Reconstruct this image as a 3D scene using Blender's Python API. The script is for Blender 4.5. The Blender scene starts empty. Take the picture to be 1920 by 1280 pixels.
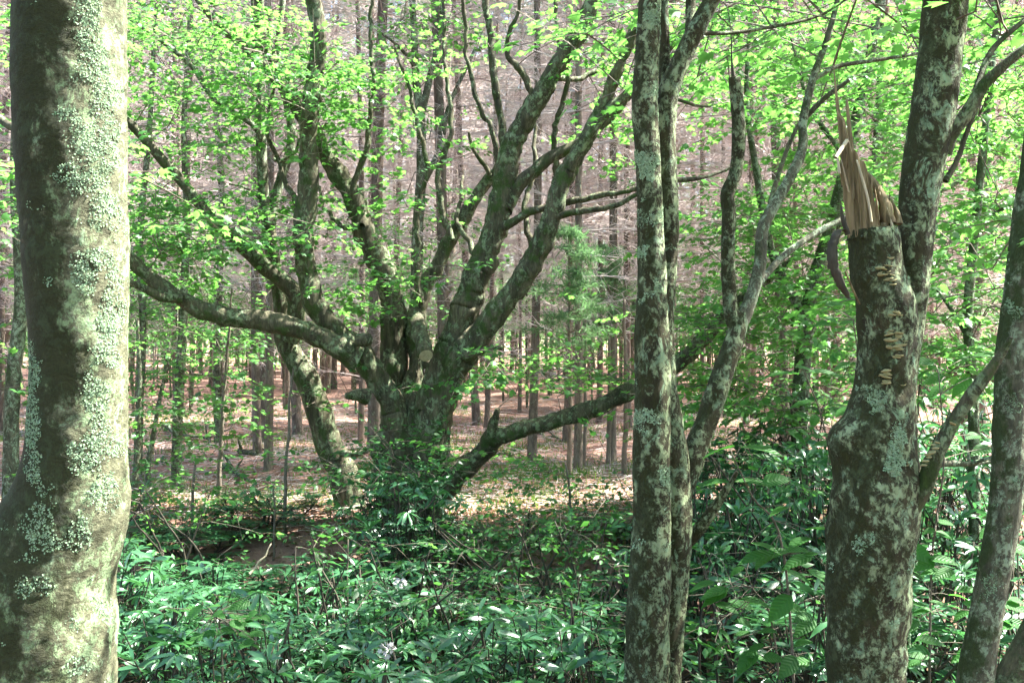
import bpy, math
import numpy as np
from mathutils import Vector, noise

# ------------------------------------------------------------------ camera, sky, sun, exposure
sc = bpy.context.scene
COL = sc.collection
CAMZ, F = 1.65, 2000.0          # eye height (m); focal length in photo pixels (1920 wide)
cam = bpy.data.cameras.new('camera'); cam.sensor_width = 36; cam.lens = 36 * F / 1920
cam.clip_end = 1000; cam.clip_start = 0.05
co = bpy.data.objects.new('camera', cam); COL.objects.link(co)
co.location = (0, 0, CAMZ); co.rotation_euler = (math.radians(90), 0, 0); sc.camera = co

SUN_EL, SUN_AZ = math.radians(56), math.radians(74)   # azimuth clockwise from +Y (view direction): from the right
w = bpy.data.worlds.new('World'); sc.world = w; w.use_nodes = True
nt = w.node_tree; sky = nt.nodes.new('ShaderNodeTexSky'); sky.sky_type = 'NISHITA'; sky.sun_disc = False
sky.sun_elevation = SUN_EL; sky.sun_rotation = SUN_AZ; sky.air_density = 1.0; sky.dust_density = 2.0
bg = nt.nodes['Background']; bg.inputs['Strength'].default_value = 0.075
nt.links.new(sky.outputs[0], bg.inputs['Color'])
sl = bpy.data.lights.new('sun', 'SUN'); sl.energy = 5.0; sl.angle = math.radians(0.55); sl.color = (1, 0.98, 0.90)
so = bpy.data.objects.new('sun', sl); COL.objects.link(so); so.location = (20, 5, 30)
sdir = Vector((math.sin(SUN_AZ) * math.cos(SUN_EL), math.cos(SUN_AZ) * math.cos(SUN_EL), math.sin(SUN_EL)))
so.rotation_euler = (-sdir).to_track_quat('-Z', 'Y').to_euler()
vs = sc.view_settings; vs.view_transform = 'Standard'; vs.look = 'None'; vs.gamma = 1; vs.exposure = 3.3
sc.render.engine = 'CYCLES'
cy = sc.cycles; cy.use_denoising = True; cy.max_bounces = 6; cy.diffuse_bounces = 3; cy.glossy_bounces = 2
cy.transmission_bounces = 4; cy.transparent_max_bounces = 4; cy.sample_clamp_indirect = 8; cy.use_adaptive_sampling = True
cy.adaptive_threshold = 0.02; cy.caustics_reflective = False; cy.caustics_refractive = False

# ------------------------------------------------------------------ helpers
UP = np.array([0, 0, 1.0])
def at(px, py, d): return np.array([(px - 960) / F * d, d, CAMZ - (py - 640) / F * d])
def unit(v): return v / np.maximum(np.linalg.norm(v, axis=-1, keepdims=True), 1e-9)
def fbm(p, f, o=2):
    s, a = 0.0, 1.0
    for i in range(o):
        s += a * noise.noise(Vector((p[0] * f, p[1] * f, p[2] * f))); f *= 2.1; a *= .5
    return s
def sstep(a, b, x):
    t = np.clip((x - a) / (b - a), 0, 1); return t * t * (3 - 2 * t)
def gz(x, y):
    x = np.asarray(x, float); y = np.asarray(y, float)
    g = -0.72 * sstep(3.6, 5.6, y) * (1 - sstep(7.6, 10.4, y))
    g = g + 0.05 * np.sin(x * .9 + y * .5) * np.sin(y * .7 - x * .3) + 0.03 * np.sin(x * 2.3 + 1.7 * np.sin(y))
    return g + 0.010 * np.maximum(y - 30, 0)

class MB:
    def __init__(s): s.V = []; s.F = []; s.n = 0; s.A = []
    def add(s, V, F, a=0.5):
        V = np.asarray(V, float)
        for f in F if isinstance(F, list) else [F]: s.F.append(np.asarray(f, int) + s.n)
        s.V.append(V); s.A.append(np.broadcast_to(np.asarray(a, float), (len(V),))); s.n += len(V)
    def mesh(s, name, mat, smooth=True, off=(0, 0, 0)):
        V = np.concatenate(s.V) - np.asarray(off); me = bpy.data.meshes.new(name)
        tot = np.concatenate([np.full(len(f), f.shape[1]) for f in s.F]); idx = np.concatenate([f.ravel() for f in s.F])
        me.vertices.add(len(V)); me.vertices.foreach_set('co', V.ravel().astype(np.float32))
        me.loops.add(len(idx)); me.loops.foreach_set('vertex_index', idx.astype(np.int32))
        me.polygons.add(len(tot)); me.polygons.foreach_set('loop_start', np.concatenate([[0], np.cumsum(tot)[:-1]]).astype(np.int32))
        me.polygons.foreach_set('loop_total', tot.astype(np.int32))
        me.polygons.foreach_set('use_smooth', np.full(len(tot), smooth))
        at_ = me.attributes.new('rnd', 'FLOAT', 'POINT'); at_.data.foreach_set('value', np.concatenate(s.A).astype(np.float32))
        me.materials.append(mat); me.update(); me.validate(); return me

def obj(name, me, parent=None, kind=None, loc=None):
    o = bpy.data.objects.new(name, me); COL.objects.link(o)
    if parent: o.parent = parent
    if kind: o['kind'] = kind
    if loc is not None: o.location = loc
    return o
def thing(name, label, cat, loc, group=None, rz=0, s=1):
    o = bpy.data.objects.new(name, None); COL.objects.link(o); o.location = loc; o.rotation_euler = (0, 0, rz); o.scale = (s, s, s)
    o.empty_display_size = .2; o['label'] = label; o['category'] = cat
    if group: o['group'] = group
    return o
def part(name, mb, mat, root, kind=None, smooth=True, parent=None):
    return obj(name, mb.mesh(name, mat, smooth, tuple(root.location)), parent or root, kind)
def copy_tree(o, loc, rz=0, s=1, label=None):
    c = o.copy(); COL.objects.link(c); c.location = loc; c.rotation_euler = (0, 0, rz); c.scale = (s, s, s * 1.0)
    if label: c['label'] = label
    for ch in o.children:
        k = ch.copy(); COL.objects.link(k); k.parent = c
    return c

def resample(P, R, step):
    P = np.asarray(P, float); R = np.asarray(R, float); n = len(P)
    if n == 2: P = np.array([P[0], (P[0] + P[1]) / 2, P[1]]); R = np.array([R[0], R.mean(), R[1]]); n = 3
    Q = np.concatenate([[2 * P[0] - P[1]], P, [2 * P[-1] - P[-2]]]); op, orr = [], []
    for i in range(n - 1):
        m = max(1, int(math.ceil(np.linalg.norm(P[i + 1] - P[i]) / step))); t = (np.arange(m) / m)[:, None]
        a, b, c, d = Q[i:i + 4]
        op.append(.5 * (2 * b + (c - a) * t + (2 * a - 5 * b + 4 * c - d) * t ** 2 + (3 * b - a - 3 * c + d) * t ** 3))
        orr.append(R[i] + (R[i + 1] - R[i]) * t[:, 0])
    op.append(P[-1:]); orr.append(R[-1:]); return np.concatenate(op), np.concatenate(orr)
def frames(P):
    T = np.gradient(P, axis=0); T = unit(T); N = np.zeros_like(T)
    a = np.array([1.0, 0, 0]) if abs(T[0][0]) < .8 else np.array([0, 1.0, 0])
    u = unit(a - T[0] * a.dot(T[0])); N[0] = u
    for i in range(1, len(P)):
        u = u - T[i] * u.dot(T[i]); u = unit(u); N[i] = u
    return T, N, np.cross(T, N)
def tube(P, R, n=10, step=.05, knob=0.0, freq=4.0, seed=0.0, cap=True, shape=None, jit=0.0, ridge=0.0):
    """tapered limb through the points P with radii R; knob is the relative size of its lumps"""
    P, R = resample(P, R, step); m = len(P)
    if jit:
        r_ = np.random.default_rng(int(seed * 10) + 5); w_ = np.cumsum(r_.normal(0, jit, (m, 3)), 0); w_ -= np.linspace(0, 1, m)[:, None] * w_[-1]; P = P + w_
    T, N, B = frames(P); th = np.arange(n) / n * 2 * math.pi
    D = N[:, None] * np.cos(th)[None, :, None] + B[:, None] * np.sin(th)[None, :, None]
    rr = np.repeat(R[:, None], n, 1)
    if knob:
        for i in range(m):
            for j in range(n):
                q = P[i] + D[i, j] * R[i] + seed * 7.3; rr[i, j] *= 1 + knob * fbm(q, freq, 3)
    if ridge:
        sl_ = np.concatenate([[0], np.cumsum(np.linalg.norm(np.diff(P, axis=0), axis=1))])
        for i in range(m):
            fr = R[i] * 26
            for j in range(n): rr[i, j] *= 1 + ridge * (.35 - 1.6 * abs(noise.noise(Vector((math.cos(th[j]) * fr + seed * 3, math.sin(th[j]) * fr, sl_[i] * 4)))))
    if shape is not None: rr = rr * shape(P, D)
    V = (P[:, None] + D * rr[:, :, None]).reshape(-1, 3)
    i = np.arange(m - 1)[:, None] * n; j = np.arange(n)[None]; k = (j + 1) % n
    Fq = np.stack([i + j, i + k, i + n + k, i + n + j], -1).reshape(-1, 4); Fs = [Fq]
    if cap:
        V = np.concatenate([V, P[-1:] + T[-1:] * R[-1] * .15]); c = len(V) - 1; b = (m - 1) * n; jj = np.arange(n)
        Fs.append(np.stack([b + jj, b + (jj + 1) % n, np.full(n, c)], -1))
    return V, Fs
def thin_tubes(P0, P1, P2, r0, r1, n=3):
    """many thin curved twigs at once: quadratic through P0, P1, P2"""
    S = len(P0); ts = np.array([0, .35, .7, 1.0]); V = []
    d = unit(P2 - P0); s1 = unit(np.cross(d, UP + .13)); s2 = np.cross(d, s1)
    for t in ts:
        c = (1 - t) ** 2 * P0 + 2 * t * (1 - t) * P1 + t * t * P2; r = r0 + (r1 - r0) * t
        for k in range(n):
            a = 2 * math.pi * k / n; V.append(c + (s1 * math.cos(a) + s2 * math.sin(a)) * r)
    V = np.stack(V, 1); f = []
    for q in range(3):
        for k in range(n): f.append([q * n + k, q * n + (k + 1) % n, (q + 1) * n + (k + 1) % n, (q + 1) * n + k])
    Fq = (np.array(f)[None] + (np.arange(S) * V.shape[1])[:, None, None]).reshape(-1, 4)
    return V.reshape(-1, 3), Fq

# leaf templates: x across, y towards the tip, z up; triangles
def fan(out, c):
    V = np.array([[c[0], c[1], .0]] + [[x, y, -.22 * abs(x) - .12 * y * y] for x, y in out]); n = len(out)
    return V, np.array([[0, 1 + i, 1 + (i + 1) % n] for i in range(n)])
_h = [(.16, .06), (.46, .2), (.27, .36), (.5, .66), (.2, .62)]
MAPLE = fan([(0, 0)] + _h + [(0, 1)] + [(-x, y) for x, y in _h[::-1]], (0, .34))
OVAL = (np.array([[0, 0, 0], [.26, .4, -.06], [0, .45, .02], [-.26, .4, -.06], [.0, 1, -.12]]), np.array([[0, 1, 2], [0, 2, 3], [1, 4, 2], [2, 4, 3]]))
def _rh():
    ys = [0, .18, .45, .75, 1]; hw = [.03, .08, .118, .098, .0]; V = []; Fc = []
    for y, h in zip(ys, hw):
        z = .05 * math.sin(y * 2.6) - .13 * y * y
        V += [[-h, y, z + .18 * h], [0, y, z], [h, y, z + .18 * h]]
    for i in range(4):
        a = i * 3
        for k in (0, 1): Fc += [[a + k, a + k + 1, a + 3 + k + 1], [a + k, a + 3 + k + 1, a + 3 + k]]
    return np.array(V), np.array(Fc)
RHODO = _rh()
BLADE = (np.array([[-.06, 0, 0], [.06, 0, 0], [0, 1, -.1]]), np.array([[0, 1, 2]]))
DIAM = (np.array([[0, 0, 0], [.36, .5, -.08], [0, 1, -.1], [-.36, .5, -.08]]), np.array([[0, 1, 2], [0, 2, 3]]))

def scatter(mb, tpl, pos, tip, nor, size, rnd):
    tip = unit(tip); side = unit(np.cross(tip, nor)); nor = np.cross(side, tip)
    V = pos[:, None] + size[:, None, None] * (tpl[0][None, :, 0:1] * side[:, None] + tpl[0][None, :, 1:2] * tip[:, None] + tpl[0][None, :, 2:3] * nor[:, None])
    k = len(tpl[0]); Fc = (tpl[1][None] + (np.arange(len(pos)) * k)[:, None, None]).reshape(-1, 3)
    mb.add(V.reshape(-1, 3), Fc, np.repeat(rnd, k))

def boxpos(rng, box):
    x0, y0, x1, y1, d0, d1, n = box; cl = max(1, n // 7)
    d = rng.uniform(d0, d1, cl); C = np.stack([(rng.uniform(x0, x1, cl) - 960) / F * d, d, CAMZ - (rng.uniform(y0, y1, cl) - 640) / F * d], 1)
    P = C[rng.integers(0, cl, n)] + rng.normal(0, 1, (n, 3)) * np.array([.34, .34, .075])
    return P
def ellpos(rng, c, r, n, shell=.35):
    k = max(1, n // 9); v = unit(rng.normal(0, 1, (k, 3))); rad = rng.uniform(shell, 1, k) ** .6
    C = np.asarray(c) + v * rad[:, None] * np.asarray(r)
    return C[rng.integers(0, k, n)] + rng.normal(0, 1, (n, 3)) * np.array([.42, .42, .12])
def foliage(rng, B, nodes, leaves, twigs, L=.45, nl=15, size=.075, tpl=MAPLE, spread=.42, r0=.005, tilt=.34):
    """leafy sprays at the points B, each joined by a twig to the nearest limb point or earlier spray"""
    S = len(B); nodes = np.asarray(nodes, float)
    dd = np.array([np.min(np.linalg.norm(nodes - b, axis=1)) for b in B]); order = np.argsort(dd)
    allp = np.concatenate([nodes, np.zeros((S, 3))]); k = len(nodes); par = np.zeros((S, 3))
    for o in order:
        d2 = allp[:k] - B[o]; d2[:, 2] *= np.where(d2[:, 2] > 0, 1.6, 1); q = np.argmin((d2 ** 2).sum(1)); par[o] = allp[q]; allp[k] = B[o]; k += 1
    out = B - par; out[:, 2] *= .25; D = unit(unit(out) + rng.normal(0, .55, (S, 3)) * np.array([1, 1, .28]))
    tipp = B + D * L
    mid = (par + B) / 2 + np.array([0, 0, .05]) * np.linalg.norm(B - par, axis=1)[:, None]
    for seg in ((par, mid, B, r0, r0 * .7), (B, B + D * L * .5 + np.array([0, 0, .02]), tipp, r0 * .7, r0 * .3)):
        twigs.add(*thin_tubes(*seg))
    n = S * nl; s = np.repeat(np.arange(S), nl); t = rng.uniform(.02, 1, n); sd = np.where(rng.random(n) < .5, -1., 1.)
    perp = unit(np.cross(D, UP)); off = rng.uniform(0, spread, n) * L * (1.1 - .7 * t) * sd
    pos = B[s] + D[s] * (t * L)[:, None] + perp[s] * off[:, None] + rng.normal(0, .018, (n, 3))
    tip = D[s] * rng.uniform(.3, 1.1, n)[:, None] + perp[s] * (sd * rng.uniform(.2, 1.0, n))[:, None] + np.stack([np.zeros(n)] * 2 + [rng.normal(-.22, .18, n)], 1)
    nor = UP + rng.normal(0, tilt, (n, 3)); sz = size * rng.uniform(.45, 1.35, n)
    srnd = rng.random(S)
    scatter(leaves, tpl, pos, tip, nor, sz, np.clip(.55 * srnd[s] + .45 * rng.random(n), 0, 1))

# ------------------------------------------------------------------ materials (procedural)
def newmat(name):
    m = bpy.data.materials.new(name); m.use_nodes = True; t = m.node_tree; t.nodes.clear(); out = t.nodes.new('ShaderNodeOutputMaterial'); return m, t, out
def nd(t, kind, **kw):
    n = t.nodes.new(kind)
    for k, v in kw.items():
        if k in ('operation', 'blend_type', 'data_type', 'attribute_name', 'feature', 'noise_dimensions', 'interpolation'): setattr(n, k, v)
        else: n.inputs[k.replace('_', ' ')].default_value = v
    return n
def ramp(t, src, stops):
    r = t.nodes.new('ShaderNodeValToRGB'); t.links.new(src, r.inputs[0]); e = r.color_ramp.elements
    while len(e) < len(stops): e.new(.5)
    for q, (p, c) in zip(e, stops): q.position = p; q.color = (c, c, c, 1) if isinstance(c, (int, float)) else (*c, 1)
    return r.outputs[0]
def mixc(t, fac, a, b):
    m = t.nodes.new('ShaderNodeMix'); m.data_type = 'RGBA'
    for s, v in ((m.inputs[0], fac), (m.inputs[6], a), (m.inputs[7], b)):
        if isinstance(v, (tuple, list)): s.default_value = (*v, 1)
        elif isinstance(v, (int, float)): s.default_value = v
        else: t.links.new(v, s)
    return m.outputs[2]
def mul(t, a, b, op='MULTIPLY'):
    m = t.nodes.new('ShaderNodeMath'); m.operation = op
    for s, v in ((m.inputs[0], a), (m.inputs[1], b)):
        if isinstance(v, (int, float)): s.default_value = v
        else: t.links.new(v, s)
    return m.outputs[0]
def coords(t, scale):
    c = t.nodes.new('ShaderNodeTexCoord'); mp = t.nodes.new('ShaderNodeMapping'); mp.inputs['Scale'].default_value = scale
    t.links.new(c.outputs['Object'], mp.inputs[0]); return mp.outputs[0]
def noi(t, co_, scale, detail=6, rough=.6, dist=0.0):
    n = nd(t, 'ShaderNodeTexNoise', Scale=scale, Detail=detail, Roughness=rough, Distortion=dist); t.links.new(co_, n.inputs['Vector']); return n.outputs['Fac']
def leafmat(name, dark, light, trans, tw=.45, rough=.45, spec=.4):
    m, t, out = newmat(name); a = nd(t, 'ShaderNodeAttribute', attribute_name='rnd'); oi = t.nodes.new('ShaderNodeObjectInfo')
    f = mul(t, mul(t, a.outputs['Fac'], .8), mul(t, oi.outputs['Random'], .2), 'ADD')
    c = mixc(t, f, dark, light); p = nd(t, 'ShaderNodeBsdfPrincipled', Roughness=rough); p.inputs['Specular IOR Level'].default_value = spec
    t.links.new(c, p.inputs['Base Color']); tr = t.nodes.new('ShaderNodeBsdfTranslucent')
    t.links.new(mixc(t, f, tuple(x * .7 for x in trans), trans), tr.inputs[0])
    mx = t.nodes.new('ShaderNodeMixShader'); mx.inputs[0].default_value = tw
    t.links.new(p.outputs[0], mx.inputs[1]); t.links.new(tr.outputs[0], mx.inputs[2]); t.links.new(mx.outputs[0], out.inputs[0]); return m
def barkmat(name, dark, mid, lichen, lichen2, scale=1.0, amount=.5, moss=None, bump=.5, stretch=.35, side=None, mossamt=.5):
    """blotched bark: dark and mid bark in upright streaks, crusts of two lichens, moss; side=(axis angle) turns moss towards one side of the stem"""
    m, t, out = newmat(name); c1 = coords(t, (1, 1, stretch)); c2 = coords(t, (1, 1, .75))
    fine = noi(t, c1, 38 * scale, 8, .7); mid_n = noi(t, c1, 9 * scale, 6, .65, .4)
    col = mixc(t, ramp(t, fine, [(.3, 0.), (.7, 1.)]), dark, mid)
    col = mixc(t, ramp(t, mid_n, [(.38, 0.), (.62, .75)]), col, tuple(.5 * x for x in dark))
    big = noi(t, c2, 4.5 * scale, 9, .72, .6); e = .62 - .26 * amount
    k1 = ramp(t, big, [(e, 0.), (e + .045, 1.)])
    blot = noi(t, c2, 16 * scale, 8, .75, .3); k2 = ramp(t, blot, [(.46, 0.), (.53, 1.)])
    col = mixc(t, mul(t, k1, mul(t, k2, .85)), col, lichen)
    c3 = coords(t, (1.13, .93, .8)); b3 = noi(t, c3, 7 * scale, 9, .75, .8); e2 = .68 - .2 * amount
    k3 = ramp(t, b3, [(e2, 0.), (e2 + .06, 1.)]); col = mixc(t, mul(t, k3, .85), col, lichen2)
    h = mul(t, mul(t, fine, .6), mul(t, mul(t, k1, k2), .25), 'ADD'); h = mul(t, h, mul(t, mid_n, .8), 'ADD')
    if moss:
        mn = noi(t, c2, 5 * scale, 8, .7)
        if side is not None:
            g = t.nodes.new('ShaderNodeNewGeometry'); dp = nd(t, 'ShaderNodeVectorMath', operation='DOT_PRODUCT'); t.links.new(g.outputs['Normal'], dp.inputs[0])
            dp.inputs[1].default_value = side; mn = mul(t, mul(t, mul(t, mn, 2.0), -.5, 'ADD'), mul(t, dp.outputs['Value'], .42), 'ADD')
        k4 = ramp(t, mn, [(.62 - .2 * mossamt, 0.), (.80 - .2 * mossamt, 1.)])
        mfine = noi(t, c2, 90 * scale, 5, .7); mc = mixc(t, ramp(t, mfine, [(.35, 0.), (.65, 1.)]), tuple(.45 * x for x in moss), moss)
        col = mixc(t, mul(t, k4, .9), col, mc)
    p = nd(t, 'ShaderNodeBsdfPrincipled', Roughness=.88); p.inputs['Specular IOR Level'].default_value = .25
    t.links.new(col, p.inputs['Base Color']); b = nd(t, 'ShaderNodeBump', Strength=bump, Distance=.02); t.links.new(h, b.inputs['Height'])
    t.links.new(b.outputs[0], p.inputs['Normal']); t.links.new(p.outputs[0], out.inputs[0]); return m
def plain(name, a, b, scale=20, rough=.8, stretch=(1, 1, 1), bump=.3, spec=.3, rnd=False):
    m, t, out = newmat(name); c = coords(t, stretch); n = noi(t, c, scale, 7, .65); p = nd(t, 'ShaderNodeBsdfPrincipled', Roughness=rough)
    p.inputs['Specular IOR Level'].default_value = spec; col = mixc(t, ramp(t, n, [(.3, 0.), (.7, 1.)]), a, b)
    if rnd:
        at_ = nd(t, 'ShaderNodeAttribute', attribute_name='rnd'); col = mixc(t, mul(t, at_.outputs['Fac'], .6), col, b)
    t.links.new(col, p.inputs['Base Color']); bb = nd(t, 'ShaderNodeBump', Strength=bump, Distance=.01); t.links.new(n, bb.inputs['Height'])
    t.links.new(bb.outputs[0], p.inputs['Normal']); t.links.new(p.outputs[0], out.inputs[0]); return m

M = {}
M['leaf'] = leafmat('maple_leaf', (.022, .10, .026), (.07, .19, .042), (.20, .50, .09), .53)
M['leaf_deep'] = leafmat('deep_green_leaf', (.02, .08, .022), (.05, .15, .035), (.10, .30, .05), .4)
M['leaf_far'] = leafmat('far_leaf', (.04, .12, .035), (.085, .19, .05), (.17, .47, .10), .53)
M['rhodo'] = leafmat('rhododendron_leaf', (.012, .06, .026), (.06, .165, .068), (.08, .27, .07), .25, .32, .6)
M['broad'] = leafmat('broad_leaf', (.018, .08, .02), (.04, .13, .025), (.09, .34, .04), .45, .5, .25)
_t = M['broad'].node_tree; _c = _t.nodes.new('ShaderNodeTexCoord'); _s = _t.nodes.new('ShaderNodeSeparateXYZ'); _t.links.new(_c.outputs['Object'], _s.inputs[0])
_ax = mul(_t, _s.outputs['X'], 0, 'ADD'); _ab = nd(_t, 'ShaderNodeMath', operation='ABSOLUTE'); _t.links.new(_ax, _ab.inputs[0])
_v = mul(_t, mul(_t, mul(_t, _s.outputs['Y'], mul(_t, _ab.outputs[0], .75), 'SUBTRACT'), 52), 0, 'ADD'); _sn = nd(_t, 'ShaderNodeMath', operation='SINE'); _t.links.new(_v, _sn.inputs[0])
_b = nd(_t, 'ShaderNodeBump', Strength=.35, Distance=.004); _t.links.new(mul(_t, _sn.outputs[0], mul(_t, noi(_t, _c.outputs['Object'], 9), 1.2), 'ADD'), _b.inputs['Height'])
_p = [n for n in _t.nodes if n.type == 'BSDF_PRINCIPLED'][0]; _t.links.new(_b.outputs[0], _p.inputs['Normal'])
_l = _p.inputs['Base Color'].links[0].from_socket; _t.links.new(mixc(_t, ramp(_t, mul(_t, mul(_t, _sn.outputs[0], .5), .5, 'ADD'), [(.8, 0.), (1., .35)]), _l, (.10, .22, .06)), _p.inputs['Base Color'])
M['needle'] = leafmat('pine_needle', (.03, .075, .035), (.06, .13, .06), (.08, .2, .07), .3, .5, .3)
M['softneedle'] = leafmat('soft_pine_needle', (.08, .15, .07), (.15, .24, .12), (.18, .36, .14), .45, .5, .3)
M['grass'] = leafmat('grass_blade', (.05, .11, .02), (.12, .2, .04), (.2, .35, .05), .4)
M['twig'] = plain('twig_bark', (.07, .055, .04), (.17, .145, .11), 40)
M['deadtwig'] = plain('dead_pine_twig', (.29, .235, .215), (.56, .48, .45), 9, rnd=True)
M['pinebark'] = barkmat('pine_bark', (.11, .086, .066), (.27, .22, .175), (.24, .28, .20), (.28, .25, .20), 1.6, .25, None, .8, .3)
M['oldbark'] = barkmat('old_maple_bark', (.034, .030, .017), (.155, .14, .085), (.20, .25, .14), (.25, .31, .19), 1.35, .46, (.048, .085, .018), 1.0, .2, (-.3, -.05, -.4), .22)
M['greybark'] = barkmat('grey_maple_bark', (.05, .046, .03), (.17, .165, .11), (.27, .33, .22), (.23, .31, .21), 2.4, .55, (.04, .06, .016), .7, .4, (-.6, 0, -.3), .3)
M['paintbark'] = barkmat('lichen_blotched_bark', (.022, .019, .008), (.07, .062, .027), (.28, .34, .19), (.23, .33, .20), 2.1, .66, (.034, .038, .009), .9, .5, (-.6, -.1, -.1), .36)
M['bigbark'] = barkmat('mossy_shaded_beech_bark', (.05, .051, .026), (.19, .19, .115), (.21, .29, .15), (.24, .33, .20), 2.0, .56, (.026, .030, .008), .6, 1.5, (-.92, -.39, 0), 1.0)  # side moss is real, but darkened and widened to carry the trunk's shade
M['lichen'] = leafmat('pale_leafy_lichen', (.13, .22, .12), (.37, .47, .32), (.3, .4, .25), .12, .9, .1)
M['wood'] = plain('splintered_wood', (.04, .03, .013), (.30, .225, .12), 75, .85, (1, 1, .045), 1.0)
M['rawwood'] = plain('pale_raw_wood', (.22, .18, .11), (.46, .39, .27), 60, .7, (1, 1, .06), .4)
M['darkbark'] = plain('peeled_bark', (.020, .017, .011), (.058, .048, .032), 50, .8, (1, 1, .2), .6)
M['fungus'] = plain('shelf_fungus_flesh', (.17, .15, .06), (.36, .32, .17), 60, .85, (1, 1, 1), .3)
M['petal'] = plain('white_petal', (.40, .37, .37), (.55, .52, .5), 30, .7)
def groundmat():
    m, t, out = newmat('forest_floor'); c = coords(t, (1, 1, 1)); a = noi(t, c, 1.1, 8, .65); b = noi(t, c, 14, 8, .75); d = noi(t, c, 70, 5, .8)
    col = mixc(t, ramp(t, b, [(.32, 0.), (.68, 1.)]), (.19, .095, .07), (.38, .22, .17)); col = mixc(t, ramp(t, d, [(.4, 0.), (.66, .6)]), col, (.48, .33, .27))
    g = noi(t, c, .55, 7, .7); col = mixc(t, mul(t, ramp(t, g, [(.56, 0.), (.66, .6)]), ramp(t, d, [(.42, 0.), (.6, 1.)])), col, (.09, .12, .035))
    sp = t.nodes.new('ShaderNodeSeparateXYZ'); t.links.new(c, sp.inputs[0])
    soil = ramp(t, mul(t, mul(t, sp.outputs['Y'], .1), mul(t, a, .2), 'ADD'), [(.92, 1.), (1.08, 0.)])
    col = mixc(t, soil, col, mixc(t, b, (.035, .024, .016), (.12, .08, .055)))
    p = nd(t, 'ShaderNodeBsdfPrincipled', Roughness=.95); p.inputs['Specular IOR Level'].default_value = .1; t.links.new(col, p.inputs['Base Color'])
    bb = nd(t, 'ShaderNodeBump', Strength=.8, Distance=.04); t.links.new(mul(t, b, mul(t, d, .5), 'ADD'), bb.inputs['Height']); t.links.new(bb.outputs[0], p.inputs['Normal'])
    t.links.new(p.outputs[0], out.inputs[0]); return m
M['ground'] = groundmat()

# ------------------------------------------------------------------ ground
xs = np.concatenate([np.linspace(-260, -30, 24)[:-1], np.linspace(-30, 30, 241), np.linspace(30, 260, 24)[1:]])
ys = np.concatenate([np.linspace(-200, -6, 14)[:-1], np.linspace(-6, 32, 191), np.linspace(32, 320, 60)[1:]])
gx, gy = np.meshgrid(xs, ys); G = np.stack([gx, gy, gz(gx, gy)], -1); h_, w_ = gx.shape
for i in range(h_):
    for j in range(w_):
        if abs(gx[i, j]) < 30 and -6 < gy[i, j] < 32: G[i, j, 2] += .035 * fbm(G[i, j], 1.7, 3)
mb = MB(); ii = (np.arange(h_ - 1)[:, None] * w_ + np.arange(w_ - 1)[None]).ravel()
mb.add(G.reshape(-1, 3), np.stack([ii, ii + 1, ii + w_ + 1, ii + w_], -1))
obj('ground', mb.mesh('ground', M['ground']), kind='structure')['label'] = 'reddish pine needle forest floor dipping into a shallow hollow'

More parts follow.
